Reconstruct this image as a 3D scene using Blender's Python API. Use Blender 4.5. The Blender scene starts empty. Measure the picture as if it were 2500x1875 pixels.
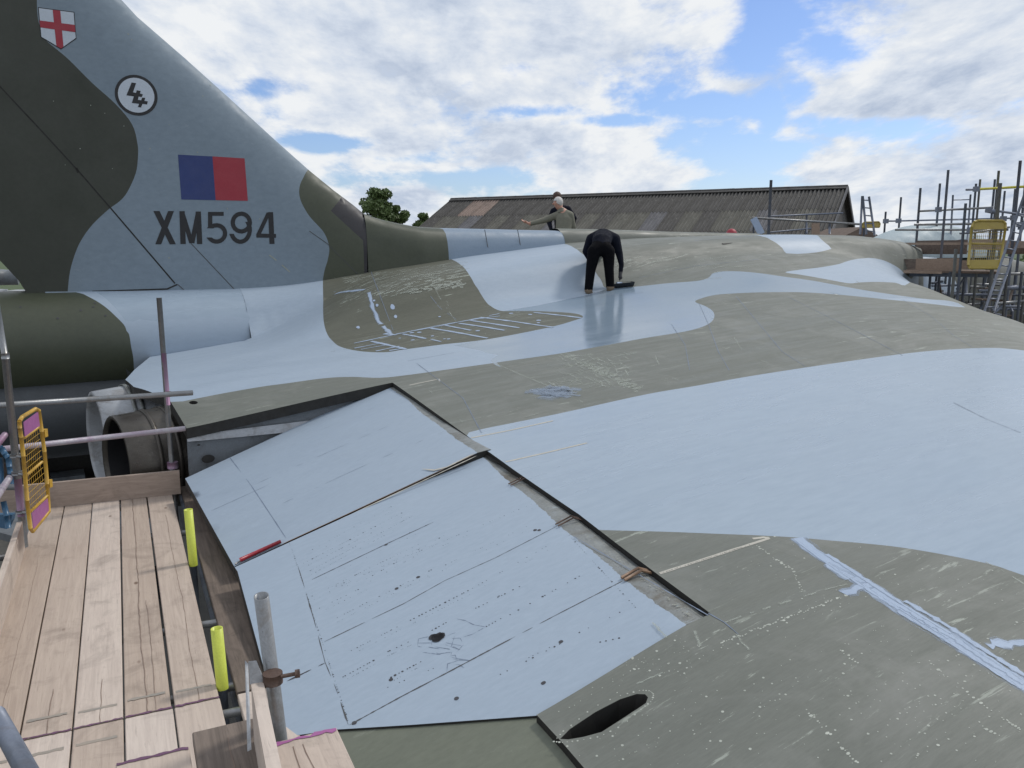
import bpy, bmesh, math, random
import numpy as np
from mathutils import Vector, Matrix
from mathutils.geometry import delaunay_2d_cdt
R = math.radians
rng = np.random.default_rng(7)
random.seed(7)
scene = bpy.context.scene
COL = scene.collection

# ------------------------------------------------------------------ camera, light, sky
F_PX, CX, CY = 2015.0, 1250.0, 937.5
PITCH = R(9.4)
CP, SP = math.cos(PITCH), math.sin(PITCH)
EYE = 5.8                       # eye height above the ground; below, z is measured from the eye and shifted at the end
cam_d = bpy.data.cameras.new('camera'); cam = bpy.data.objects.new('camera', cam_d); COL.objects.link(cam)
cam_d.sensor_width = 36; cam_d.lens = 36 * F_PX / 2500
cam_d.clip_start = .05; cam_d.clip_end = 3000
cam.location = (0, 0, EYE); cam.rotation_euler = (math.pi/2 - PITCH, 0, 0)
scene.camera = cam

SUN_AZ, SUN_EL = R(57), R(50)   # azimuth clockwise from +Y
sun_d = bpy.data.lights.new('sun', 'SUN'); sun = bpy.data.objects.new('sun', sun_d); COL.objects.link(sun)
sun_d.energy = 2.0; sun_d.angle = R(8); sun_d.color = (1, .955, .89)
sd = Vector((math.sin(SUN_AZ)*math.cos(SUN_EL), math.cos(SUN_AZ)*math.cos(SUN_EL), math.sin(SUN_EL)))
sun.rotation_euler = sd.to_track_quat('Z', 'Y').to_euler()
scene.view_settings.view_transform = 'Standard'; scene.view_settings.look = 'None'
scene.view_settings.exposure = -0.19; scene.view_settings.gamma = 1
scene.view_settings.use_curve_mapping = False

world = bpy.data.worlds.new('World'); scene.world = world; world.use_nodes = True
def build_world():
    nt = world.node_tree; N = nt.nodes; L = nt.links; N.clear()
    out = N.new('ShaderNodeOutputWorld'); bg = N.new('ShaderNodeBackground'); bg.inputs['Strength'].default_value = .1
    sky = N.new('ShaderNodeTexSky'); sky.sky_type = 'NISHITA'; sky.sun_disc = False
    sky.sun_elevation = SUN_EL; sky.sun_rotation = SUN_AZ; sky.air_density = 1.0; sky.dust_density = .6; sky.ozone_density = 2.0
    tc = N.new('ShaderNodeTexCoord')
    sep = N.new('ShaderNodeSeparateXYZ'); L.new(tc.outputs['Generated'], sep.inputs[0])
    def m(op, a, b=None, c=None, clamp=False):
        n = N.new('ShaderNodeMath'); n.operation = op; n.use_clamp = clamp
        for i, v in enumerate((a, b, c)):
            if v is None: continue
            if isinstance(v, (int, float)): n.inputs[i].default_value = v
            else: L.new(v, n.inputs[i])
        return n.outputs[0]
    X, Y, Z = sep.outputs
    zz = m('MAXIMUM', Z, 0.0)
    den = m('ADD', zz, .22)
    px_ = m('DIVIDE', X, den); py_ = m('DIVIDE', Y, den)
    def comb(a, b, c=0.0):
        n = N.new('ShaderNodeCombineXYZ')
        for i, v in enumerate((a, b, c)):
            if isinstance(v, (int, float)): n.inputs[i].default_value = v
            else: L.new(v, n.inputs[i])
        return n.outputs[0]
    P = comb(px_, py_, 0.0)
    def noise(vec, scale, detail, rough, dist=0.0, off=(0, 0, 0)):
        mp = N.new('ShaderNodeVectorMath'); mp.operation = 'ADD'; L.new(vec, mp.inputs[0]); mp.inputs[1].default_value = off
        n = N.new('ShaderNodeTexNoise'); L.new(mp.outputs[0], n.inputs['Vector'])
        n.inputs['Scale'].default_value = scale; n.inputs['Detail'].default_value = detail
        n.inputs['Roughness'].default_value = rough; n.inputs['Distortion'].default_value = dist
        return n.outputs['Fac']
    # vertical sky coordinate for puffy towers near the horizon
    Q = comb(m('MULTIPLY', px_, 1.7), m('MULTIPLY', py_, .9), m('MULTIPLY', Z, 4.4))
    base = (5.3, 2.2, .9)
    n1 = noise(Q, 1.35, 13, .61, .12, base)
    n1s = noise(Q, 1.35, 13, .61, .12, (base[0]+.06, base[1]-.0, base[2]+.16))
    n2 = noise(Q, 4.5, 6, .6, .1, (7, 2, 1))
    # clear patches between the clouds
    ys = m('MAXIMUM', Y, .05)
    gx = m('DIVIDE', X, ys); gz = m('DIVIDE', Z, ys)
    front = m('GREATER_THAN', Y, .05)
    patches = [(545, 190, 60, 20, .55), (690, 310, 80, 14, .8), (1110, 150, 45, 22, .5), (1170, 240, 90, 14, .8), (1330, 262, 100, 12, .8),
               (1560, 320, 130, 45, 1.0), (1530, 235, 140, 26, .7), (1660, 280, 40, 80, .8), (1665, 35, 60, 45, .8), (1640, 130, 45, 60, .5), (1780, 120, 60, 30, .6),
               (1800, 270, 110, 18, .8), (1610, 395, 100, 26, .7), (960, 385, 130, 13, .8), (600, 240, 30, 20, .3), (880, 345, 70, 10, .5), (1710, 200, 40, 50, .5), (1010, 180, 20, 18, .5)]
    acc = None
    for (vx, vy, rx, ry, st) in patches:
        u = (vx*2500/2212-CX)/F_PX; v = (CY-vy*2500/2212)/F_PX
        dy = CP+v*SP; dz = -SP+v*CP
        ax, az = u/dy, dz/dy
        a = m('DIVIDE', m('SUBTRACT', gx, ax), rx*1.13/F_PX*1.05); b = m('DIVIDE', m('SUBTRACT', gz, az), ry*1.13/F_PX*1.05)
        d2 = m('ADD', m('MULTIPLY', a, a), m('MULTIPLY', b, b))
        g = m('MULTIPLY', m('EXPONENT', m('MULTIPLY', d2, -.55)), st)
        acc = g if acc is None else m('MAXIMUM', acc, g)
    acc = m('MULTIPLY', acc, front)
    dens = m('SUBTRACT', m('ADD', n1, m('MULTIPLY', m('SUBTRACT', n2, .5), .16)), m('MULTIPLY', acc, .30))
    mr = N.new('ShaderNodeMapRange'); mr.interpolation_type = 'SMOOTHSTEP'; L.new(dens, mr.inputs[0])
    mr.inputs[1].default_value = .31; mr.inputs[2].default_value = .48
    # relief: lit where density falls towards the sun
    rel = m('SUBTRACT', n1, n1s)
    relm = N.new('ShaderNodeMapRange'); L.new(rel, relm.inputs[0]); relm.inputs[1].default_value = -.12; relm.inputs[2].default_value = .12
    thick = N.new('ShaderNodeMapRange'); L.new(dens, thick.inputs[0]); thick.inputs[1].default_value = .42; thick.inputs[2].default_value = .74
    lum = m('SUBTRACT', m('ADD', .44, m('MULTIPLY', relm.outputs[0], .85)), m('MULTIPLY', thick.outputs[0], .60), clamp=True)
    lum = m('ADD', lum, m('MULTIPLY', m('SUBTRACT', n2, .5), .25), clamp=True)
    ramp = N.new('ShaderNodeValToRGB'); L.new(lum, ramp.inputs[0])
    e = ramp.color_ramp.elements
    e[0].position = .15; e[0].color = (.47, .56, .72, 1)
    e[1].position = .92; e[1].color = (.95, .975, 1.0, 1)
    k = e.new(.55); k.color = (.72, .79, .90, 1)
    sc = N.new('ShaderNodeVectorMath'); sc.operation = 'SCALE'; L.new(ramp.outputs[0], sc.inputs[0]); sc.inputs['Scale'].default_value = 10.4
    skyc = N.new('ShaderNodeVectorMath'); skyc.operation = 'MULTIPLY'; L.new(sky.outputs[0], skyc.inputs[0]); skyc.inputs[1].default_value = (1.1, 1.2, 1.5)
    mix = N.new('ShaderNodeMix'); mix.data_type = 'RGBA'
    L.new(mr.outputs[0], mix.inputs['Factor']); L.new(skyc.outputs[0], mix.inputs[6]); L.new(sc.outputs[0], mix.inputs[7])
    L.new(mix.outputs[2], bg.inputs[0]); L.new(bg.outputs[0], out.inputs[0])
build_world()

# ------------------------------------------------------------------ helpers
SV = 2500/2212
def V(*pts):                    # points read off the 2212-wide view -> photo pixels
    return [(x*SV, y*SV) for x, y in pts]
def Zm(x0, y0, k, *pts):        # points read off an enlargement
    return [(x0+x*k, y0+y*k) for x, y in pts]
def ray(px, py):
    u = (px-CX)/F_PX; v = (CY-py)/F_PX
    return np.array([u, CP+v*SP, -SP+v*CP])
PV = np.array([-.5, math.sqrt(3)/2, 0.]); FV = np.array([math.sqrt(3)/2, .5, 0.])
def st2w(s, t, z): return np.array([s*PV[0]+t*FV[0], s*PV[1]+t*FV[1], z])
def w2st(p): return float(p@PV), float(p@FV), float(p[2])
def at_s(px, py, s):
    d = ray(px, py); return d*(s/(d@PV))
def at_z(px, py, z):
    d = ray(px, py); return d*(z/d[2])
def at_c(px, py, zc): return ray(px, py)*zc
def up_to(p, py):               # height above point p's foot at which photo row py is met
    # solve for z with same x,y
    v = (CY-py)/F_PX
    return p[1]*(-SP+v*CP)/(CP+v*SP)
def smooth_line(pts, n=8, closed=False):
    pts = [np.array(p, float) for p in pts]
    N_ = len(pts); out = []
    rngi = range(N_ if closed else N_-1)
    for i in rngi:
        if closed: p0, p1, p2, p3 = (pts[(i-1) % N_], pts[i], pts[(i+1) % N_], pts[(i+2) % N_])
        else: p0, p1, p2, p3 = pts[max(i-1, 0)], pts[i], pts[i+1], pts[min(i+2, N_-1)]
        for k in range(n):
            a = k/n
            out.append(.5*((2*p1)+(-p0+p2)*a+(2*p0-5*p1+4*p2-p3)*a*a+(-p0+3*p1-3*p2+p3)*a**3))
    if not closed: out.append(pts[-1])
    return out
def densify(pts, step):
    out = []
    for a, b in zip(pts[:-1], pts[1:]):
        a = np.array(a, float); b = np.array(b, float)
        n = max(1, int(np.linalg.norm(b-a)/step))
        for k in range(n): out.append(a+(b-a)*k/n)
    out.append(np.array(pts[-1], float)); return out

def tag(o, label=None, cat=None, group=None, kind=None):
    if label: o['label'] = label
    if cat: o['category'] = cat
    if group: o['group'] = group
    if kind: o['kind'] = kind
    return o
ROOTS = []
def thing(name, label, cat, group=None, loc=(0, 0, 0)):
    o = bpy.data.objects.new(name, None); COL.objects.link(o); o.location = loc
    ROOTS.append(o); return tag(o, label, cat, group)
def link(name, me, parent=None, label=None, kind=None):
    o = bpy.data.objects.new(name, me); COL.objects.link(o)
    if parent is not None: o.parent = parent
    else: ROOTS.append(o)
    if label: o['label'] = label
    if kind: o['kind'] = kind
    return o
def mesh(name, verts, faces, mats, mi=None, smooth=False):
    me = bpy.data.meshes.new(name)
    me.from_pydata([tuple(map(float, v)) for v in verts], [], [tuple(map(int, f)) for f in faces])
    for m_ in (mats if isinstance(mats, (list, tuple)) else [mats]): me.materials.append(m_)
    if mi is not None: me.polygons.foreach_set('material_index', np.array(mi, dtype=np.int32))
    if smooth: me.polygons.foreach_set('use_smooth', np.ones(len(me.polygons), dtype=bool))
    me.update(); return me
class MB:
    def __init__(s): s.v = []; s.f = []; s.sm = []; s.uv = {}
    def rib(s, v, f, step=.05):
        if not v: return s
        o = len(s.v); n = len(v)//2; r_ = rng.random()*50
        for i in range(n): s.uv[o+i] = (0., r_+i*step); s.uv[o+n+i] = (1., r_+i*step)
        return s.add(v, f, True)
    def add(s, vs, fs, sm=False):
        o = len(s.v); s.v += [np.array(v, float) for v in vs]; s.f += [tuple(o+i for i in f) for f in fs]; s.sm += [sm]*len(fs); return s
    def box(s, c, ax, ay, az, hx, hy, hz):
        c, ax, ay, az = [np.array(k, float) for k in (c, ax, ay, az)]
        vs = [c+ax*hx*i+ay*hy*j+az*hz*k for i in (-1, 1) for j in (-1, 1) for k in (-1, 1)]
        return s.add(vs, [(0, 1, 3, 2), (4, 6, 7, 5), (0, 4, 5, 1), (2, 3, 7, 6), (0, 2, 6, 4), (1, 5, 7, 3)])
    def bar(s, a, b, w, h, up=(0, 0, 1)):
        a = np.array(a, float); b = np.array(b, float); d = b-a; L_ = np.linalg.norm(d); d /= L_
        u = np.array(up, float); x = np.cross(d, u); x /= np.linalg.norm(x); u = np.cross(x, d)
        return s.box((a+b)/2, d, x, u, L_/2, w/2, h/2)
    def tube(s, a, b, r, r2=None, n=10, cap=True, hollow=0):
        a = np.array(a, float); b = np.array(b, float); d = b-a; L_ = np.linalg.norm(d); d = d/L_
        h = np.array([0, 0, 1.]) if abs(d[2]) < .9 else np.array([1., 0, 0])
        x = np.cross(d, h); x /= np.linalg.norm(x); y = np.cross(d, x)
        r2 = r if r2 is None else r2
        vs = []; fs = []
        rings = [(a, r), (b, r2)]
        if hollow: rings = [(b-d*min(.25, L_*.8), r*hollow*.98), (b, r2*hollow), (b, r2), (a, r)]
        for c, rr in rings:
            for k in range(n):
                an = 2*math.pi*k/n; vs.append(c+(x*math.cos(an)+y*math.sin(an))*rr)
        for q in range(len(rings)-1):
            for k in range(n):
                k2 = (k+1) % n; fs.append((q*n+k, q*n+k2, (q+1)*n+k2, (q+1)*n+k))
        s.add(vs, fs, True)
        if cap:
            o = len(s.v)-len(rings)*n
            s.f.append(tuple(o+k for k in range(n))); s.sm.append(False)
            if not hollow: s.f.append(tuple(o+(len(rings)-1)*n+k for k in range(n))[::-1]); s.sm.append(False)
        return s
    def build(s, name, mat, parent=None, label=None, kind=None):
        me = mesh(name, s.v, s.f, mat)
        me.polygons.foreach_set('use_smooth', np.array(s.sm, dtype=bool))
        if s.uv:
            ul = me.uv_layers.new(name='UVMap'); li = np.zeros(len(me.loops), np.int32); me.loops.foreach_get('vertex_index', li)
            ul.data.foreach_set('uv', np.array([s.uv.get(int(i), (0, 0)) for i in li], dtype=np.float32).ravel())
        return link(name, me, parent, label, kind)

def in_poly(pts, poly):
    pts = np.asarray(pts); poly = np.asarray(poly); x, y = pts[:, 0], pts[:, 1]
    c = np.zeros(len(pts), bool); j = len(poly)-1
    for i in range(len(poly)):
        xi, yi = poly[i]; xj, yj = poly[j]
        if yi != yj:
            t = ((yi > y) != (yj > y)) & (x < (xj-xi)*(y-yi)/(yj-yi)+xi); c ^= t
        j = i
    return c

# ------------------------------------------------------------------ materials
MATS = {}
def new_mat(name):
    m_ = bpy.data.materials.new(name); m_.use_nodes = True; MATS[name] = m_
    nt = m_.node_tree; return m_, nt, nt.nodes['Principled BSDF']
def paint(name, c1, c2=None, rough=.5, scale=2.0, stretch=(1, 1, 1), bump=.0, bscale=60, chips=None, chip_amt=.7, chip_scale=9, metallic=0, coat=0, dirt=None, fine=.06, rvar=.15, spec=.5, rot=-30):
    """noise-varied surface; chips = (colour) of small worn flecks; dirt = (colour, amount) of soft stains"""
    m_, nt, b = new_mat(name); N = nt.nodes; L = nt.links
    geo = N.new('ShaderNodeTexCoord')
    mp = N.new('ShaderNodeMapping'); L.new(geo.outputs['Object'], mp.inputs[0]); mp.inputs['Rotation'].default_value = (0, 0, R(rot)); 
    mp2 = N.new('ShaderNodeMapping'); L.new(mp.outputs[0], mp2.inputs[0]); mp2.inputs['Scale'].default_value = stretch
    def noise(scale_, detail=6, rough_=.6, dist=0, src=mp2):
        n = N.new('ShaderNodeTexNoise'); n.inputs['Scale'].default_value = scale_; n.inputs['Detail'].default_value = detail
        n.inputs['Roughness'].default_value = rough_; n.inputs['Distortion'].default_value = dist; L.new(src.outputs[0], n.inputs[0]); return n
    def mixc(f, a, bb):
        x = N.new('ShaderNodeMix'); x.data_type = 'RGBA'
        if isinstance(f, float): x.inputs[0].default_value = f
        else: L.new(f, x.inputs[0])
        for idx, val in ((6, a), (7, bb)):
            if isinstance(val, tuple): x.inputs[idx].default_value = (*val, 1)
            else: L.new(val, x.inputs[idx])
        return x.outputs[2]
    def mr(src, a, bb, c=0, d=1):
        x = N.new('ShaderNodeMapRange'); L.new(src, x.inputs[0])
        for i, val in enumerate((a, bb, c, d)): x.inputs[i+1].default_value = val
        return x.outputs[0]
    c2 = c2 or tuple(min(1, k*.86) for k in c1)
    n1 = noise(scale, 7, .62, .3)
    col = mixc(mr(n1.outputs[0], .34, .66), c1, c2)
    nf = noise(scale*22, 3, .7)
    hi = tuple(min(1, k*(1+fine*2.2)) for k in c1); lo = tuple(k*(1-fine*2.2) for k in c2)
    gr = mixc(mr(nf.outputs[0], .3, .7), lo, hi)
    col = mixc(.4, col, gr)
    if dirt:
        nd = noise(scale*.8, 5, .7, .8, mp)
        col = mixc(mr(nd.outputs[0], .5, .72, 0, dirt[1]), col, dirt[0])
    if chips:
        nc = noise(chip_scale, 8, .72, .4)
        ncb = noise(chip_scale*.12, 3, .5, 0, mp)
        am = N.new('ShaderNodeMath'); am.operation = 'MULTIPLY'; L.new(mr(nc.outputs[0], .60, .645), am.inputs[0]); L.new(mr(ncb.outputs[0], .46, .62, 0, chip_amt), am.inputs[1])
        col = mixc(am.outputs[0], col, chips)
    L.new(col, b.inputs['Base Color'])
    L.new(mr(noise(scale*2.3, 5, .65).outputs[0], .3, .7, max(.03, rough-rvar), min(1, rough+rvar)), b.inputs['Roughness'])
    b.inputs['Metallic'].default_value = metallic; b.inputs['Specular IOR Level'].default_value = spec
    b.inputs['Coat Weight'].default_value = coat
    if bump:
        bp = N.new('ShaderNodeBump'); bp.inputs['Strength'].default_value = bump; bp.inputs['Distance'].default_value = .01
        L.new(noise(bscale, 4, .6).outputs[0], bp.inputs['Height']); L.new(bp.outputs[0], b.inputs['Normal'])
    return m_
M_BLUE = paint('blue_grey_paint', (.31, .378, .450), (.27, .338, .415), .25, .45, (.35, 1.6, 1), .05, 14, fine=.03, spec=.5, rvar=.1)
M_BLUEDRY = paint('fresh_matt_blue_paint', (.330, .396, .472), (.306, .372, .45), .48, 1.1, (.4, 1.4, 1), .08, 14, fine=.03, spec=.3)
M_WET = paint('wet_blue_paint', (.215, .28, .345), (.20, .262, .33), .16, 1.0, (.3, 1.5, 1), .05, 9, fine=.02, rvar=.07, spec=.6)
M_PRIMER = paint('rubbed_grey_green_paint', (.160, .169, .148), (.131, .139, .121), .58, 1.6, (.35, 2.6, 1), .08, 40, chips=(.50, .54, .47), chip_amt=.5, chip_scale=7, dirt=((.215, .22, .20), .7), fine=.05, spec=.36)
M_PRIMERSCUFF = paint('scuffed_grey_green_paint', (.128, .131, .104), (.10, .103, .082), .6, 2.2, (.25, 3.0, 1), .08, 40, chips=(.50, .55, .47), chip_amt=.85, chip_scale=9, fine=.05, spec=.25)
M_OLIVE = paint('olive_paint', (.062, .070, .045), (.05, .058, .038), .5, .8, (1, 1, 1), .03, 30, fine=.05)
M_OLIVEDK = paint('dark_olive_paint', (.042, .046, .034), (.035, .039, .029), .55, .7, (1, 1, 1), .03, 30, fine=.05)
M_FIN = paint('weathered_blue_grey_paint', (.215, .265, .312), (.19, .24, .288), .6, .7, (.6, 1, 1), .03, 30, chips=(.3, .34, .38), chip_amt=.35, chip_scale=14, fine=.06, spec=.3)
M_SPINE = paint('spine_blue_paint', (.20, .26, .335), (.18, .24, .31), .5, 1.5, fine=.04)
M_BLACK = paint('black_marking', (.014, .014, .017), (.01, .01, .012), .5, 5)
M_CHARC = paint('charcoal_panel_paint', (.028, .026, .030), (.02, .02, .024), .5, 3)
M_WHITE = paint('white_marking', (.50, .55, .62), (.47, .52, .58), .5, 3)
M_RED = paint('red_marking', (.33, .028, .045), (.29, .022, .038), .5, 3)
M_NAVY = paint('blue_marking', (.022, .042, .16), (.02, .036, .14), .5, 3)
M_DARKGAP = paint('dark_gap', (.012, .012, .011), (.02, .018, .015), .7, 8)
M_LINE = paint('panel_seam', (.06, .065, .07), (.09, .09, .09), .7, 8)
M_LINELT = paint('pale_seam_filler', (.34, .36, .31), (.24, .25, .215), .7, 16)
M_SEAMBLUE = paint('blue_seam', (.19, .24, .32), (.13, .16, .22), .6, 16)
M_DAUB = paint('pale_blue_daub', (.34, .42, .55), (.30, .37, .49), .55, 6, bump=.2, bscale=60)
M_SMEAR = paint('thin_blue_wash', (.22, .255, .29), (.17, .19, .20), .55, 9, chips=(.33, .40, .50), chip_amt=.8, chip_scale=12)
M_TAPE = paint('masking_tape', (.50, .48, .42), (.40, .38, .33), .8, 12, bump=.2, bscale=120)
M_TAPEDK = paint('tape_print', (.12, .12, .11), None, .8, 12)
M_CHIP = paint('pale_chip', (.50, .52, .46), (.30, .32, .28), .7, 12)
M_RIVET = paint('dark_rivet', (.035, .034, .04), (.06, .06, .07), .6, 12)
M_METAL = paint('weathered_aluminium', (.26, .28, .28), (.17, .175, .165), .45, 5, (.6, 2, 1), .2, 50, chips=(.42, .50, .55), chip_amt=.8, chip_scale=11, metallic=.25, dirt=((.10, .085, .06), .8), rvar=.2)
M_COWL = paint('flaking_white_cowl', (.40, .42, .45), (.30, .31, .32), .55, 4, (.5, 2, 1), .2, 40, chips=(.12, .09, .07), chip_amt=.9, chip_scale=8, dirt=((.13, .11, .09), .8))
M_BURNT = paint('burnt_steel', (.115, .105, .09), (.07, .062, .055), .38, 4, (1, 2, 1), .1, 40, chips=(.25, .23, .2), chip_amt=.4, metallic=.6, dirt=((.03, .027, .024), .8))
M_SIDE = paint('grey_side_panel', (.16, .18, .20), (.11, .12, .13), .5, 3, bump=.1, bscale=30, dirt=((.04, .04, .04), .6))
M_GREYLOW = paint('dark_grey_belly', (.06, .068, .075), (.045, .05, .055), .5, 2)
M_STEEL = paint('galvanised_steel', (.30, .31, .32), (.20, .205, .21), .38, 6, (1, 1, .5), .1, 60, metallic=.55, dirt=((.16, .13, .10), .7), rvar=.15)
M_STEELBL = paint('dull_blue_steel', (.19, .215, .27), (.15, .17, .215), .5, 6, metallic=.3, dirt=((.12, .09, .07), .5))
M_STEELPK = paint('purple_stained_steel', (.30, .12, .26), (.26, .24, .26), .5, 9, (1, 1, .3), metallic=.2)
M_STEELWH = paint('paint_splashed_steel', (.45, .45, .47), (.28, .20, .28), .5, 8, (1.5, 1, 1), metallic=.2)
M_RUST = paint('rusty_steel', (.10, .058, .042), (.075, .05, .04), .7, 14, bump=.4, bscale=90)
M_YTUBE = paint('fluorescent_yellow_plastic', (.60, .66, .10), (.54, .60, .07), .4, 5, dirt=((.35, .38, .05), .4))
M_YELLOW = paint('yellow_enamel', (.55, .33, .045), (.46, .27, .035), .4, 5, dirt=((.22, .13, .05), .6))
M_YELLOWFAR = paint('faded_yellow_enamel', (.40, .31, .07), (.33, .25, .06), .45, 4, dirt=((.25, .17, .06), .6))
M_YPOLE = paint('yellow_tube_paint', (.55, .52, .05), (.5, .45, .05), .4, 5)
M_PURPLE = paint('purple_panel_paint', (.36, .12, .30), (.31, .10, .26), .5, 6)
M_PURPLEEDGE = paint('purple_edge_paint', (.16, .075, .14), (.10, .045, .085), .7, 14)
M_BLUEPL = paint('blue_plastic', (.035, .11, .20), (.03, .09, .17), .35, 6)
M_STAMP = paint('grey_board_stamp', (.22, .215, .20), (.36, .30, .24), .8, 22)
M_CRACK = paint('wood_crack', (.16, .11, .085), (.26, .19, .15), .8, 20)
M_SKINP = paint('skin', (.50, .27, .20), (.44, .23, .17), .5, 20)
M_HAIRW = paint('white_hair', (.62, .60, .58), (.5, .48, .46), .8, 60, bump=.4, bscale=200)
M_HAIRB = paint('brown_hair', (.075, .04, .028), (.05, .028, .02), .7, 60, bump=.4, bscale=200)
M_SHIRT = paint('grey_green_shirt', (.19, .185, .145), (.15, .148, .118), .85, 9, bump=.5, bscale=25)
M_NAVYCL = paint('navy_overall', (.007, .009, .019), (.004, .005, .010), .85, 9, bump=.6, bscale=22, spec=.15)
M_BLACKCL = paint('black_trousers', (.004, .004, .006), (.003, .003, .004), .9, 9, bump=.5, bscale=25, spec=.1)
M_GLOVE = paint('grey_glove', (.05, .05, .055), (.035, .035, .04), .8, 30)
M_SHOE = paint('tan_shoe', (.20, .15, .10), (.15, .11, .08), .7, 30)
M_TRAY = paint('black_plastic_tray', (.015, .017, .022), (.01, .012, .015), .3, 30)
M_TRAYP = paint('wet_paint_pool', (.16, .21, .26), None, .15, 30)
M_SCREW = paint('red_plastic_handle', (.36, .03, .045), (.30, .022, .035), .3, 20)
M_COPPER = paint('copper_strip', (.30, .19, .12), (.19, .12, .08), .5, 9)
M_LEAF = paint('leaf', (.11, .16, .05), (.07, .11, .035), .6, 1.2, fine=.2)
M_BARK = paint('bark', (.09, .07, .05), None, .9, 9, bump=.5)
M_CONC = paint('concrete_apron', (.16, .155, .14), (.12, .118, .11), .9, .25, dirt=((.07, .075, .05), .6))
M_GRASS = paint('grass_field', (.06, .095, .03), (.05, .075, .025), .95, .15)
M_GABLE = paint('gable_wall', (.075, .07, .068), (.055, .052, .05), .9, 2)
M_CONTAINER = paint('grey_container', (.16, .18, .19), (.11, .125, .13), .7, 1.5)

def brush_mat(name, c1, c2, lo=.12, hi=.42, streak=(60, 5), rough=.55, amt=1.0):
    m_ = paint(name, c1, c2, rough, 6); nt = m_.node_tree; N = nt.nodes; L = nt.links; b = N['Principled BSDF']
    uv = N.new('ShaderNodeUVMap'); sp_ = N.new('ShaderNodeSeparateXYZ'); L.new(uv.outputs[0], sp_.inputs[0])
    def m(op, a, b_): 
        n = N.new('ShaderNodeMath'); n.operation = op
        for i, v in enumerate((a, b_)):
            if isinstance(v, (int, float)): n.inputs[i].default_value = v
            else: L.new(v, n.inputs[i])
        return n.outputs[0]
    edge = m('SUBTRACT', 1.0, m('ABSOLUTE', m('SUBTRACT', m('MULTIPLY', sp_.outputs[0], 2.0), 1.0), 0.0))
    cb = N.new('ShaderNodeCombineXYZ'); L.new(m('MULTIPLY', sp_.outputs[0], streak[0]*.2), cb.inputs[0]); L.new(m('MULTIPLY', sp_.outputs[1], streak[1]), cb.inputs[1])
    oi = N.new('ShaderNodeObjectInfo'); L.new(m('MULTIPLY', oi.outputs['Random'], 50.0), cb.inputs[2])
    nz = N.new('ShaderNodeTexNoise'); nz.inputs['Scale'].default_value = 1.0; nz.inputs['Detail'].default_value = 8; nz.inputs['Roughness'].default_value = .7; L.new(cb.outputs[0], nz.inputs[0])
    al = m('ADD', edge, m('MULTIPLY', m('SUBTRACT', nz.outputs[0], .5), 1.9))
    mr = N.new('ShaderNodeMapRange'); L.new(al, mr.inputs[0]); mr.inputs[1].default_value = lo; mr.inputs[2].default_value = hi; mr.inputs[4].default_value = amt
    L.new(mr.outputs[0], b.inputs['Alpha']); return m_
M_BRUSH = brush_mat('brushed_blue_streak', (.33, .41, .53), (.29, .36, .47), .12, .55, (40, 2))
M_WASH = brush_mat('thin_blue_wash_streak', (.30, .37, .47), (.24, .29, .36), .35, 1.1, (60, 9), amt=.75)
M_SCUFF = brush_mat('rubbed_through_streak', (.40, .43, .38), (.30, .325, .28), .35, 1.0, (30, 40), amt=.75)
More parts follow.
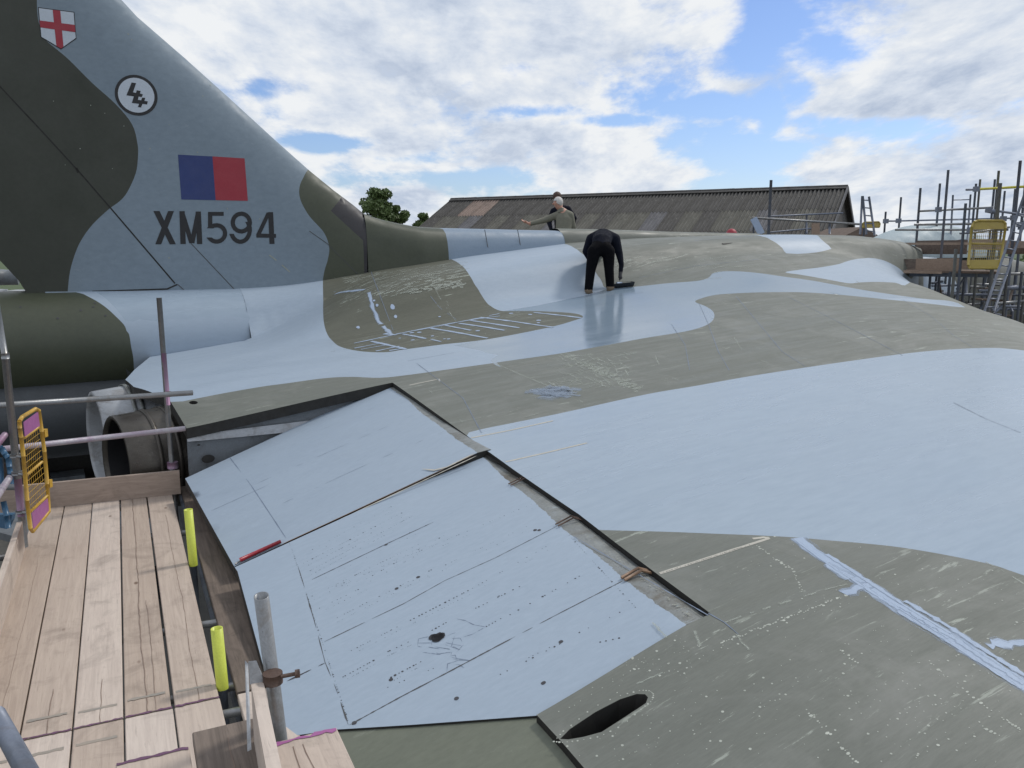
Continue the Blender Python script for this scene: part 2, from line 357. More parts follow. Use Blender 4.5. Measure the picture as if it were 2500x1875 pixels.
def wood_mat(name, c1, c2, ang):
    """grain runs along azimuth `ang` (degrees clockwise from +Y)"""
    m_, nt, b = new_mat(name); N = nt.nodes; L = nt.links
    tc = N.new('ShaderNodeTexCoord'); oi = N.new('ShaderNodeObjectInfo')
    mp = N.new('ShaderNodeMapping'); L.new(tc.outputs['Object'], mp.inputs[0]); mp.inputs['Rotation'].default_value = (0, 0, R(ang))
    add = N.new('ShaderNodeVectorMath'); add.operation = 'ADD'; L.new(mp.outputs[0], add.inputs[0])
    sc = N.new('ShaderNodeVectorMath'); sc.operation = 'SCALE'; sc.inputs[0].default_value = (17, 31, 5); L.new(oi.outputs['Random'], sc.inputs['Scale']); L.new(sc.outputs[0], add.inputs[1])
    mp2 = N.new('ShaderNodeMapping'); L.new(add.outputs[0], mp2.inputs[0]); mp2.inputs['Scale'].default_value = (1, .05, 1)
    def noise(s, d, r, src, dist=0):
        n = N.new('ShaderNodeTexNoise'); n.inputs['Scale'].default_value = s; n.inputs['Detail'].default_value = d; n.inputs['Roughness'].default_value = r; n.inputs['Distortion'].default_value = dist; L.new(src.outputs[0], n.inputs[0]); return n
    def mixc(f, a, bb):
        x = N.new('ShaderNodeMix'); x.data_type = 'RGBA'
        if isinstance(f, float): x.inputs[0].default_value = f
        else: L.new(f, x.inputs[0])
        for idx, val in ((6, a), (7, bb)):
            if isinstance(val, tuple): x.inputs[idx].default_value = (*val, 1)
            else: L.new(val, x.inputs[idx])
        return x.outputs[2]
    def mr(src, a, bb, c=0, d=1):
        x = N.new('ShaderNodeMapRange'); L.new(src, x.inputs[0])
        for i, val in enumerate((a, bb, c, d)): x.inputs[i+1].default_value = val
        return x.outputs[0]
    g = noise(34, 8, .68, mp2, .7)
    g2 = noise(150, 3, .7, mp2, .1)
    col = mixc(mr(g.outputs[0], .36, .64), c1, c2)
    col = mixc(mr(g2.outputs[0], .60, .74, 0, .45), col, tuple(k*.45 for k in c2))
    blot = noise(3.0, 6, .7, add, .6)
    col = mixc(mr(blot.outputs[0], .52, .72, 0, .6), col, tuple(k*.55 for k in c2))
    # knots
    mp3 = N.new('ShaderNodeMapping'); L.new(add.outputs[0], mp3.inputs[0]); mp3.inputs['Scale'].default_value = (1.4, .75, .0)
    vo = N.new('ShaderNodeTexVoronoi'); vo.inputs['Scale'].default_value = 3.4; L.new(mp3.outputs[0], vo.inputs['Vector'])
    col = mixc(mr(vo.outputs['Distance'], .045, .085, .75, 0), col, (.12, .07, .045))
    br = N.new('ShaderNodeHueSaturation'); L.new(col, br.inputs['Color'])
    L.new(mr(oi.outputs['Random'], 0, 1, .84, 1.14), br.inputs['Value']); L.new(mr(oi.outputs['Random'], 0, 1, 1.05, .75), br.inputs['Saturation'])
    L.new(br.outputs[0], b.inputs['Base Color']); b.inputs['Roughness'].default_value = .85; b.inputs['Specular IOR Level'].default_value = .25
    bp = N.new('ShaderNodeBump'); bp.inputs['Strength'].default_value = .35; bp.inputs['Distance'].default_value = .004; L.new(g.outputs[0], bp.inputs['Height']); L.new(bp.outputs[0], b.inputs['Normal'])
    return m_
M_WOOD = wood_mat('scaffold_board_wood', (.53, .435, .36), (.44, .355, .295), -25.4)
M_WOODX = wood_mat('toe_board_wood', (.40, .30, .235), (.30, .225, .175), 72)
M_WOODD = wood_mat('grimy_shaded_board_wood', (.20, .155, .125), (.12, .095, .078), -25.4)  # dark tone: grime on the raised board, painted-in shade under the elevon
M_WOODFAR = wood_mat('far_board_wood', (.20, .15, .12), (.12, .09, .075), 90)

def roof_mat(name, c1, c2):
    m_ = paint(name, c1, c2, .9, 1.3, (1, 1, 1), .3, 30, chips=(.30, .30, .26), chip_amt=.7, chip_scale=5, dirt=((.03, .03, .025), .7), fine=.2)
    return m_
M_RF1 = roof_mat('dark_fibre_cement', (.085, .082, .078), (.055, .052, .05))
M_RF2 = roof_mat('lichen_fibre_cement', (.125, .122, .105), (.085, .083, .072))
M_RF3 = roof_mat('pinkish_fibre_cement', (.26, .20, .17), (.20, .15, .13))
M_RF4 = roof_mat('pale_grey_fibre_cement', (.14, .14, .15), (.10, .10, .11))

# ------------------------------------------------------------------ wing height field (aircraft axes: s inboard, t forward)
CL = 13.0
ctrl = np.array([
 (13,.5,-1.58),(13,2.5,-1.36),(13,4.2,-1.14),(13,6,-.86),(13,8.5,-.47),(13,10,-.2),(13,12,-.1),(13,15,-.3),(13,17,-.9),(13,19,-1.8),
 (10.6,.8,-1.52),(10.6,3.4,-1.2),(10.6,5.7,-.88),(10.6,7.65,-.66),(10.6,8.5,-.47),(10.6,10,-.2),(10.6,11.8,-.1),(10.6,13.6,-.2),(10.6,15.0,-.5),(10.6,16.2,-1.3),
 (9.2,.9,-1.5),(9.2,3.2,-1.3),(9.2,6,-1.0),(9.2,9,-.68),(9.2,11.5,-.5),(9.2,13.3,-.58),(9.2,14.7,-1.2),
 (7.9,1.18,-1.64),(7.9,3.12,-1.38),(7.9,5,-1.2),(7.9,7,-1.03),(7.9,9,-.88),(7.9,11,-.82),(7.9,13,-.92),(7.9,14.3,-1.3),
 (8.9,13.5,-.70),(7,13,-1.13),(7,14,-1.5),
 (5.635,2.94,-1.607),(5.5,5,-1.42),(5.5,8,-1.22),(5.5,10.3,-1.18),(5.5,12.3,-1.6),
 (2.99,2.73,-1.90),(2.99,1.86,-2.10),(3,5,-1.68),(3,7.5,-1.58),(3,9.5,-1.85),
 (1.5,1.5,-2.24),(1.5,3,-1.98),(1,5,-1.85),(0,7.5,-1.95),(-1.5,2,-2.25),(-1.5,5,-2.05)])
def tps_fit(c, lam=.002):
    P_ = c[:, :2]; n = len(P_); d = np.linalg.norm(P_[:, None]-P_[None], axis=2)
    K = np.where(d > 0, d*d*np.log(d+1e-12), 0)+lam*np.eye(n)*10
    A = np.zeros((n+3, n+3)); A[:n, :n] = K; A[:n, n] = 1; A[:n, n+1:] = P_; A[n, :n] = 1; A[n+1:, :n] = P_.T
    return np.linalg.solve(A, np.concatenate([c[:, 2], np.zeros(3)]))
W_ = tps_fit(ctrl)
def Wing(s, t):
    s = np.asarray(s, float); t = np.asarray(t, float)
    d = np.sqrt((s[..., None]-ctrl[:, 0])**2+(t[..., None]-ctrl[:, 1])**2)
    K = np.where(d > 0, d*d*np.log(d+1e-12), 0)
    return K@W_[:len(ctrl)]+W_[len(ctrl)]+W_[len(ctrl)+1]*s+W_[len(ctrl)+2]*t
ZT = np.array([(-5,-.62),(0,-.60),(2.6,-.57),(4.6,-.40),(6.5,-.14),(8.5,.08),(10,.17),(12,.235),(14,.275),(15.6,.27),(16.4,.23),(17.1,.10),(17.7,-.12),(18.3,-.55),(19,-1.6)])
_x = np.linspace(0, 1, 201); _y = np.interp(_x, [0, .14, .20, .25, .32, .38, .48, .70, 1], [0, .01, .06, .28, .66, .82, .91, .975, 1])
_k = np.hanning(13); _k /= _k.sum(); _p = np.concatenate([np.zeros(6), _y, 1+np.zeros(6)]); PX_, PY_ = _x, np.convolve(_p, _k, 'valid')
def sstep(x): x = np.clip(x, 0, 1); return x*x*(3-2*x)
def Hs(s, t):
    s = np.asarray(s, float); t = np.asarray(t, float)
    sm = np.where(s > CL, 2*CL-s, s)
    W = Wing(sm, t); zt = np.interp(t, ZT[:, 0], ZT[:, 1])
    s0 = 10.15; u = np.clip((sm-s0)/(12.9-s0), 0, 1)
    prof = np.interp(u, PX_, PY_)
    zh = W+(zt-W)*np.clip(prof, 0, 1)
    Rb = .74; q = np.clip(Rb*Rb-(CL-sm)**2, 0, None); zb = np.where(q > 0, -1.32+np.sqrt(q), -9)
    zbull = np.maximum(W, zb)
    k = sstep((t-2.35)/2.7)
    z = zbull*(1-k)+np.maximum(zh, W)*k
    return np.maximum(z, W)
def rayH(px, py, off=0.0):
    """photo pixel -> (s,t) on the wing skin"""
    d = ray(px, py); zc = np.arange(1.2, 30, .03)
    P_ = d[None]*zc[:, None]; s = P_@PV; t = P_@FV
    ok = (s < 16)
    h = Hs(s, t)+off
    below = (P_[:, 2] < h) & ok
    idx = np.argmax(below)
    if not below[idx]:
        idx = int(np.argmin(np.where(ok, P_[:, 2]-h, 9)))
        return np.array([s[idx], t[idx]])
    if idx == 0: return np.array([s[0], t[0]])
    a = P_[idx-1, 2]-h[idx-1]; b = P_[idx, 2]-h[idx]; k = a/(a-b+1e-9)
    return np.array([s[idx-1]+(s[idx]-s[idx-1])*k, t[idx-1]+(t[idx]-t[idx-1])*k])
def H1(s, t): return float(Hs(np.array([s]), np.array([t]))[0])

def sheet(name, domain, holes, regions, to3d, step, mats, parent, skirt=None, skirt_mat=0, jitter=.0, extra=None, smooth=True, label=None, dens=None):
    """conforming triangulated sheet: domain/hole/region outlines become mesh edges; regions = [(poly, material index)]"""
    dom = np.array(domain)
    lo, hi = dom.min(0), dom.max(0)
    pts = []; edges = []
    def addloop(poly, st, closed=True):
        pl = [np.array(p, float)[:2] for p in poly]
        if closed: pl = pl+[pl[0]]
        pl = densify(pl, st)
        if closed: pl = pl[:-1]
        o = len(pts); n = len(pl); pts.extend([tuple(p) for p in pl])
        for i in range(n if closed else n-1): edges.append((o+i, o+(i+1) % n))
    addloop(domain, step)
    for h in holes: addloop(h, step*.5)
    for p, _ in regions: addloop(p, step)
    gx = np.arange(lo[0]+step/2, hi[0], step); gy = np.arange(lo[1]+step/2, hi[1], step)
    G = np.array(np.meshgrid(gx, gy)).reshape(2, -1).T
    G[::2, 0] += step*.13
    G = G[in_poly(G, dom)]
    if dens is not None: G = G[dens(G)]
    # drop grid points crowding an outline
    E = np.array(pts); cell = {}
    for p in E: cell.setdefault((int(p[0]//step), int(p[1]//step)), []).append(p)
    keep = []
    for g in G:
        cx, cy = int(g[0]//step), int(g[1]//step); ok = True
        for i in (-1, 0, 1):
            for j in (-1, 0, 1):
                for p in cell.get((cx+i, cy+j), ()):
                    if (g[0]-p[0])**2+(g[1]-p[1])**2 < (step*.35)**2: ok = False; break
                if not ok: break
            if not ok: break
        if ok: keep.append(g)
    allp = [Vector(map(float, p)) for p in pts]+[Vector(map(float, g)) for g in keep]
    vs, es, fs, _, _, _ = delaunay_2d_cdt(allp, edges, [], 0, 1e-5)
    vs = np.array([tuple(v) for v in vs]); fs = np.array([tuple(f) for f in fs if len(f) == 3])
    c = vs[fs].mean(1)
    ok = in_poly(c, dom)
    for h in holes: ok &= ~in_poly(c, h)
    fs = fs[ok]; c = c[ok]
    mi = np.zeros(len(fs), int)
    for p, m_ in regions: mi[in_poly(c, p)] = m_
    # consistent winding
    a, b_, cc = vs[fs[:, 0]], vs[fs[:, 1]], vs[fs[:, 2]]
    cr = (b_[:, 0]-a[:, 0])*(cc[:, 1]-a[:, 1])-(b_[:, 1]-a[:, 1])*(cc[:, 0]-a[:, 0])
    fs[cr < 0] = fs[cr < 0][:, ::-1]
    W3 = to3d(vs)
    faces = [tuple(f) for f in fs]; mi = list(mi); verts = [tuple(v) for v in W3]
    nsm = len(faces)
    if skirt is not None:
        cnt = {}
        for f in faces:
            for i in range(3):
                e = (f[i], f[(i+1) % 3]); k = (min(e), max(e)); cnt.setdefault(k, []).append(e)
        newv = {}
        def low(i):
            if i not in newv: newv[i] = len(verts); verts.append(tuple(np.array(verts[i])+np.array(skirt)))
            return newv[i]
        dup = {}
        def top(i):
            if i not in dup: dup[i] = len(verts); verts.append(verts[i])
            return dup[i]
        for k, el in cnt.items():
            if len(el) == 1:
                e = el[0]; faces.append((top(e[1]), top(e[0]), low(e[0]), low(e[1]))); mi.append(skirt_mat)
    me = mesh(name, verts, faces, mats, mi)
    sm = np.zeros(len(me.polygons), bool); sm[:nsm] = smooth; me.polygons.foreach_set('use_smooth', sm)
    me.validate()
    return link(name, me, parent, label)

# ================================================================== THE AIRCRAFT
air = thing('bomber_aircraft', 'large delta winged bomber with tall tail fin, half repainted pale blue and grey green', 'aircraft')

def skin3(vs): 
    z = Hs(vs[:, 0], vs[:, 1]); z = np.where((vs[:, 1] < 2.67) & (vs[:, 0] > 12.1) & (vs[:, 0] < 13.9), Wing(np.minimum(vs[:, 0], CL), vs[:, 1]), z); return vs[:, :1]*PV[None]+vs[:, 1:2]*FV[None]+np.array([0, 0, 1.])[None]*z[:, None]
def P2(pxs): return [rayH(*p) for p in pxs]

# outline of the upper skin
hinge1 = [(958, 934), (1135, 1060), (1180, 1094)]
hinge2 = [(1196, 1105), (1256, 1148), (1414, 1256), (1588, 1389), (1735, 1498)]
rib = [(1668, 1530), (1490, 1638), (1310, 1745)]
hinge3 = [(1372, 1812), (1432, 1882)]
h_a = P2(hinge1); h_b = P2(hinge2); r_c = P2(rib); h_d = P2(hinge3)
dlast = (h_d[1]-h_d[0]); dlast /= np.linalg.norm(dlast)
domain = [np.array([7.93, 1.12])]+h_a+h_b+r_c+h_d+[h_d[1]+dlast*4.0]
LEs = [(-2.3, 4.2), (0, 7.0), (2, 9.0), (4, 11.0), (6, 13.1), (7.5, 14.3), (8.6, 14.7), (9.6, 15.1), (10.4, 15.8), (11.2, 16.7), (12, 17.7), (13.0, 18.9)]
domain += [np.array(p) for p in LEs]
domain += [np.array([13.0, 2.68]), np.array([12.18, 2.68]), np.array([12.55, 2.60]), np.array([12.55, 1.40]), np.array([11.2, 1.02]), np.array([10.4, .84]), np.array([9.7, .86]), np.array([9.15, 1.0]), np.array([8.9, 1.1])]
scoop_px = Zm(700, 1275, .4069, (1640,1300),(1700,1240),(1850,1140),(2000,1062),(2100,1030),(2150,1032),(2168,1050),(2155,1085),(2100,1122),(1980,1200),(1890,1258),(1780,1288),(1690,1303))
scoop = P2(scoop_px)
hole1 = [rayH(*p) for p in Zm(0, 600, .3618, *[(1305+30*math.cos(a), 1058+12*math.sin(a)) for a in np.linspace(0, 2*math.pi, 14)[:-1]])]

B2low = [(330,870),(394,867),(480,850),(560,836),(619,828),(700,817),(760,814),(820,816),(880,810),(960,799),(1060,785),(1100,779),(1200,765),(1280,751),(1340,740),(1400,729),(1480,716),(1522,704),(1541,690),(1541,674),(1525,662),(1503,653),(1508,647),(1545,637),(1600,633),(1680,631),(1750,632),(1850,640),(1950,650),(2050,661),(2085,664)]
B2up = [(2070,655),(2050,650),(2000,646),(1900,632),(1824,619),(1760,607),(1696,598),(1640,590),(1590,586),(1545,588),(1530,600),(1504,607),(1440,612),(1374,619),(1312,622),(1300,608),(1288,590),(1270,560),(1250,542),(1225,528)]
b2 = [rayH(*p) for p in V(*B2low)]
b2s = smooth_line(b2[1:], 4)
b2u = smooth_line([rayH(*p) for p in V(*B2up)], 4)
reg_mid = b2s+b2u+[np.array([13.6, 8.7]), np.array([13.6, -1]), np.array([9.5, -1]), b2[0]]
O1 = [(700,597),(698,640),(698,675),(701,704),(715,733),(733,748),(773,758),(829,761),(873,755),(957,744),(1053,733),(1178,709),(1244,691),(1259,683),(1233,676),(1160,672),(1105,672),(1080,671),(1060,661),(1043,642),(1033,625),(1021,606),(1007,584),(990,568),(973,559)]
o1 = [rayH(*p) for p in V(*O1)]
reg_o1 = smooth_line(o1, 4)+[np.array([13.6, 5.9]), np.array([13.6, o1[0][1]])]
wetU = V((1088,672),(1160,660),(1230,645),(1288,633),(1312,622))
wet = V((979,746),(1010,752),(1037,757),(1048,762),(1077,767),(1062,775),(1060,780),(1070,788),(1082,793))
W1 = [rayH(*p) for p in wetU]
W0 = [rayH(*p) for p in wet]
# wet region: strip between the tongue, its lower jag and the right end of the band
i0 = min(range(len(b2s)), key=lambda i: np.linalg.norm(b2s[i]-W0[-1]))
i1 = min(range(len(b2u)), key=lambda i: np.linalg.norm(b2u[i]-W1[-1]))
tongue = [rayH(*p) for p in V((1105,672),(1160,672),(1233,676),(1259,683),(1244,691),(1178,709),(1053,733))]
reg_wet = [rayH(*p) for p in V((1053,733))]+W0+b2s[i0:-10]+b2u[8:i1]+W1[::-1]+tongue[:-1]
B1 = [(1000,950),(1013,934),(1050,925),(1100,915),(1180,899),(1250,884),(1400,851),(1500,834),(1600,816),(1700,800),(1800,785),(1900,771),(1970,762),(2050,755),(2110,752),(2160,752),(2212,757)]
b1a = smooth_line([rayH(*p) for p in V(*B1[1:])], 4)
B1b = [(2212,1243),(2180,1232),(2140,1219),(2050,1200),(1950,1183),(1870,1174),(1800,1168),(1720,1161),(1650,1157),(1550,1153),(1450,1149),(1380,1147),(1300,1145)]
b1b = smooth_line([rayH(*p) for p in V(*B1b)], 4)
ext = b1a[-1]-b1a[-8]; ext /= np.linalg.norm(ext)
reg_b1 = b1a+[b1a[-1]+ext*1.2, np.array([3.0, 11.5]), b1b[0]+np.array([-1.2, .35])]+b1b+[rayH(1420, 1290), rayH(1180, 1094)+np.array([-.1, -.3]), rayH(*V((1000, 955))[0])]
crest = [rayH(*p) for p in Zm(1700, 350, .3617, (380,618),(440,628),(500,650),(540,672),(580,705),(608,742),(680,746),(750,742),(830,732),(912,712),(895,690),(868,670),(835,640),(812,620))]
reg_crest = crest+[np.array([13.6, crest[-1][1]+.1]), np.array([13.6, crest[0][1]-.2])]
horn = smooth_line([rayH(*p) for p in Zm(1700, 350, .3617, (600,870),(700,853),(850,835),(960,815),(1020,795),(1080,781),(1140,775),(1200,776),(1290,800),(1360,838),(1400,872),(1450,915),(1500,952),(1430,947),(1340,940),(1200,935),(1100,939),(1030,944),(920,925),(800,903),(700,886))], 4, True)
white_side = [(10.9, 17.1), (11.4, 17.1), (12.4, 17.6), (13.6, 17.9), (13.6, 21), (10, 21)]
regs = [(reg_b1, 1), (reg_mid, 2), (reg_wet, 3), (reg_o1, 4), (reg_crest, 2), (horn, 2)]
t0_ = 0
wing = sheet('wing_skin', domain, [scoop, hole1], regs, skin3, .10, [M_PRIMER, M_BLUE, M_BLUEDRY, M_WET, M_PRIMERSCUFF, M_DARKGAP], air, skirt=(0, 0, -.10), skirt_mat=5)
# port wing, seen only as a sliver past the spine, mirrored
port = [(13.0, 2.7), (17.5, 2.7), (21, 3), (21, 12), (18, 15.4), (16, 17), (14.2, 17.7), (13.0, 18.9)]
sheet('port_wing_skin', port, [], [], skin3, .4, [M_PRIMER], air)
# underside
def low3(vs):
    p = skin3(vs); p[:, 2] = np.minimum(p[:, 2]-.25, -1.2-.0*vs[:, 0]) - .55*np.sin(np.clip((vs[:, 1]-1.5)/14, 0, 1)*math.pi); return p
sheet('wing_underside', [(-1, 2.9), (5, 3.2), (8.0, 3.3), (8.0, 1.6), (12.2, 1.6), (12.9, 4), (12.9, 18.0), (10, 16.3), (6, 12.6), (2, 8.6), (-1, 5.6)], [], [], low3, .5, [M_GREYLOW], air)

# scoop basin
sc3 = skin3(np.array(scoop)); mb = MB()
cen = sc3.mean(0)
lowr = [cen+(p-cen)*.82+np.array([0, 0, -.16]) for p in sc3]
n = len(sc3)
mb.add(list(sc3)+lowr, [(i, (i+1) % n, n+(i+1) % n, n+i) for i in range(n)]+[tuple(range(n, 2*n))])
mb.build('intake_scoop', M_DARKGAP, air)

# ---- ribbons laid on the skin
def ribbon_st(pts, width, off=.003, hf=Hs, wob=0.0, taper=False):
    pts = densify(pts, .05 if width < .02 else .06); P_ = np.array(pts)
    if len(P_) < 2: return [], []
    d = np.gradient(P_, axis=0); d /= np.linalg.norm(d, axis=1)[:, None]+1e-9
    nrm = np.stack([-d[:, 1], d[:, 0]], 1)
    w = np.full(len(P_), width/2)
    if wob: w = w*(1+wob*(rng.random(len(P_))-.5)*2)
    if taper: w = w*np.clip(np.minimum(np.arange(len(P_))+.3, len(P_)-np.arange(len(P_))-.7)/2, .15, 1)
    A = P_+nrm*w[:, None]; B = P_-nrm*w[:, None]
    if wob: A += rng.normal(0, width*.08*wob, A.shape); B += rng.normal(0, width*.08*wob, B.shape)
    S = np.concatenate([A, B]); z = hf(S[:, 0], S[:, 1])+off
    W3 = S[:, :1]*PV+S[:, 1:2]*FV; W3[:, 2] = z
    n = len(P_); return list(W3), [(i, i+1, n+i+1, n+i) for i in range(n-1)]
def dot_st(c, r, off=.003, hf=Hs, n=6, asp=1.0):
    a0 = rng.random()*6
    S = np.array([[c[0]+r*(1+.35*rng.random())*math.cos(a0+2*math.pi*k/n), c[1]+asp*r*(1+.35*rng.random())*math.sin(a0+2*math.pi*k/n)] for k in range(n)])
    z = hf(S[:, 0], S[:, 1])+off; W3 = S[:, :1]*PV+S[:, 1:2]*FV; W3[:, 2] = z
    return list(W3), [tuple(range(n))]
def rib_obj(name, pxs, width, mat, off=.003, wob=0., parent=air, label=None):
    m_ = MB(); v, f = ribbon_st([rayH(*p) for p in densify(pxs, 12)], width, off, wob=wob); m_.rib(v, f); return m_.build(name, mat, parent, label)

# pale blue daubs over the rubbed patch
daubs = [(V((720,634),(750,630),(788,626)), .055), (V((797,632),(803,660),(818,695),(845,722)), .05), (V((765,742),(858,722),(940,705),(1025,690),(1080,683)), .035),
 (Zm(800,400,.4069,(450,1022),(520,1035),(590,1050)), .04), (Zm(800,400,.4069,(600,985),(700,1000),(960,1047)), .045), (Zm(800,400,.4069,(705,970),(860,1000)), .035),
 (Zm(800,400,.4069,(790,958),(930,978),(1060,1000)), .045), (Zm(800,400,.4069,(850,940),(1000,962),(1150,985)), .04), (Zm(800,400,.4069,(915,922),(1100,945),(1350,982)), .05),
 (Zm(800,400,.4069,(1235,893),(1400,910),(1520,925)), .05), (Zm(800,400,.4069,(260,1065),(350,1085),(470,1113)), .05), (Zm(800,400,.4069,(160,1108),(330,1075)), .03),
 (Zm(800,400,.4069,(200,1115),(370,1085)), .03), (Zm(800,400,.4069,(290,1125),(430,1095)), .03), (Zm(800,400,.4069,(370,1122),(460,1108)), .03),
 (Zm(800,400,.4069,(410,1022),(620,985),(910,925)), .03), (Zm(800,400,.4069,(970,912),(1030,900)), .03), (Zm(800,400,.4069,(620,1055),(680,1068)), .03),
 (Zm(800,400,.4069,(340,1020),(410,1028)), .06)]
for p, w in daubs: rib_obj('paint_daub', p, w*1.5, M_BRUSH, .004, .3)
mb = MB()
for (x, y, r) in [(390,860,.05),(408,917,.035),(397,960,.035),(182,982,.04),(278,822,.03),(296,850,.03),(655,902,.03),(672,918,.03),(628,1034,.04),(550,1012,.05),(510,1058,.04),(433,1047,.03),(1265,940,.05),(1265,955,.04),(1215,905,.05),(1100,898,.05),(505,1015,.05),(725,1052,.04),(900,1003,.05),(700,1052,.03)]:
    c = rayH(*Zm(800,400,.4069,(x,y))[0]); v, f = dot_st(c, r*.55, .004, n=9); mb.add(v, f)
mb.build('paint_spots', M_DAUB, air, kind='stuff')
# big brushed strokes on the near panel
rib_obj('brushed_paint_stroke', V((1722,1162),(1745,1182),(1780,1206),(1812,1225),(1850,1251),(1900,1285),(1945,1313),(1990,1341),(2050,1376),(2110,1415),(2160,1447),(2212,1480),(2290,1530)), .13, M_BRUSH, .0012, .10)
rib_obj('brushed_paint_stroke', V((1886,1262),(1855,1268),(1825,1283)), .10, M_BRUSH, .0016, .5)
rib_obj('brushed_paint_stroke', V((2135,1396),(2170,1391),(2212,1388),(2260,1385)), .09, M_BRUSH, .0016, .5)
rib_obj('brushed_paint_stroke', V((1785,1218),(1812,1235),(1840,1250)), .08, M_BRUSH, .002, .7)
for _ in range(16):
    x0, y0 = 1130+rng.random()*60, 849+7*rng.normal(); L_ = 35+40*rng.random()
    rib_obj('paint_smear', V((x0, y0), (x0+L_*.5, y0+2*rng.normal()), (x0+L_, y0+4*rng.normal())), .12+.12*rng.random(), M_WASH, .002+.0002*_, .3)
for k in range(7):
    o_ = rng.normal()*8; a0 = rng.random()*.5; L0 = [(1722,1162),(1780,1206),(1850,1251),(1945,1313),(2050,1376),(2110,1415),(2160,1447),(2212,1480),(2290,1530)]; i0_ = int(a0*8); pp = [(x+o_*.55, y-o_*.8) for x, y in L0[i0_:i0_+3+int(3*rng.random())]]
    if len(pp) > 1: rib_obj('bristle_mark', V(*pp), .02+.03*rng.random(), M_BRUSH, .0022+.0001*k, .4)
# masking tape
for p, w, lab in [(V((1425,1239),(1500,1215),(1580,1189),(1662,1163)), .022, 'printed masking tape on the grey green panel'), (V((1662,1163),(1650,1161),(1626,1164)), .022, None),
          (V((1018,946),(1100,930),(1195,909)), .02, None), (V((1092,998),(1180,978),(1268,957)), .02, None), (V((885,832),(948,819),(950,824)), .02, None)]:
    rib_obj('masking_tape', p, w, M_TAPE, .0014, .1, label=lab)
mb = MB()
a_, b_ = np.array(V((1430,1238))[0]), np.array(V((1620,1177))[0])
for k in range(70):
    q = a_+(b_-a_)*(k+rng.random()*.5)/70
    if rng.random() < .75:
        v, f = ribbon_st([rayH(*q), rayH(*(q+(b_-a_)*.006))], .006, .0024); mb.add(v, f)
mb.build('tape_print', M_TAPEDK, air, kind='stuff')

# panel seams
dark_seams = [V((1510,655),(1530,700),(1552,760),(1575,800)), V((1950,648),(2010,682),(2060,725),(2100,750)), V((1450,700),(1480,745),(1490,800)), V((1590,640),(1640,700),(1690,760),(1740,792)),
  V((1700,640),(1800,690),(1950,768)), V((1530,1325),(1565,1345),(1595,1371)), V((1240,1160),(1530,1330)),
  V((2060,870),(2130,905),(2205,935)),
  V((1300,640),(1350,636),(1390,632)), V((880,780),(980,762)), V((930,640),(950,665),(985,690)), V((1640,560),(1500,575),(1380,600)), V((1500,520),(1600,512),(1700,508)),
  V((800,583),(825,650),(850,715)), V((900,785),(1000,860),(1040,935))]
mbs = [MB(), MB(), MB()]
for p in dark_seams:
    v, f = ribbon_st([rayH(*q) for q in densify(p, 12)], .006, .0022, wob=.5); mbs[0].add(v, f)
m0 = mbs[0].build('panel_seams', M_SEAMBLUE, air, kind='stuff')
light_seams = [V((1070,785),(1130,812),(1200,840),(1260,870)), V((1215,768),(1280,797),(1340,828),(1378,845)), V((1565,1345),(1620,1325),(1700,1300),(1790,1272),(1830,1262)),
  V((1375,1478),(1432,1453)), V((1410,1345),(1440,1378)), V((1500,1363),(1512,1396)), V((1590,1370),(1600,1385),(1618,1404)), V((1040,690),(1080,676)), V((1700,588),(1640,572),(1580,578)), V((930,600),(948,640),(985,695)),
  V((715,760),(760,752)), V((2100,742),(2122,748)), V((2128,1214),(2170,1235),(2212,1262)), V((1480,605),(1560,600)), V((1415,768),(1430,805)), V((1580,720),(1602,755))]
mb = MB()
for p in light_seams:
    pts = densify(p, 10)
    run = []
    for q in pts:
        if rng.random() < .82: run.append(rayH(*q))
        else:
            if len(run) > 1: v, f = ribbon_st(run, .022*(.6+rng.random()), .0016, wob=.3); mb.rib(v, f)
            run = []
    if len(run) > 1: v, f = ribbon_st(run, .022*(.6+rng.random()), .0016, wob=.3); mb.rib(v, f)
mb.build('pale_seam_filler', M_SCUFF, air, kind='stuff')

# chips, fastener heads and scuffs where bare primer shows
primer_poly = [reg_b1, reg_mid, reg_crest, horn]
def on_primer(c):
    c = np.array([c]); 
    if not in_poly(c, domain)[0] or in_poly(c, scoop)[0]: return False
    if in_poly(c, reg_o1)[0]: return True
    return not any(in_poly(c, p)[0] for p in primer_poly)
mb = MB()
def px_primer(x, y):
    c = rayH(x, y); return c if on_primer(c) else None
for _ in range(60):               # rows of fastener heads on the near panel
    x, y = 1330+rng.random()*1150, 1380+rng.random()*480
    c = px_primer(x, y)
    if c is None: continue
    ang = random.choice([0, 0, 0, math.pi/2])+.05*rng.normal(); d = np.array([math.sin(ang), math.cos(ang)])
    for k in range(rng.integers(3, 11)):
        if rng.random() < .25: continue
        q = c+d*k*.062
        if on_primer(q): v, f = dot_st(q, .0022+.0035*rng.random()**3, .0008); mb.add(v, f)
for _ in range(260):
    x, y = 1200+rng.random()*1300, 1300+rng.random()*570
    c = px_primer(x, y)
    if c is not None: v, f = dot_st(c, .0015+.0045*rng.random()**4, .0008); mb.add(v, f)
for _ in range(40):
    q = rayH(*Zm(1500,1200,.4521,(800+rng.random()*400, 300+240*rng.random()))[0])
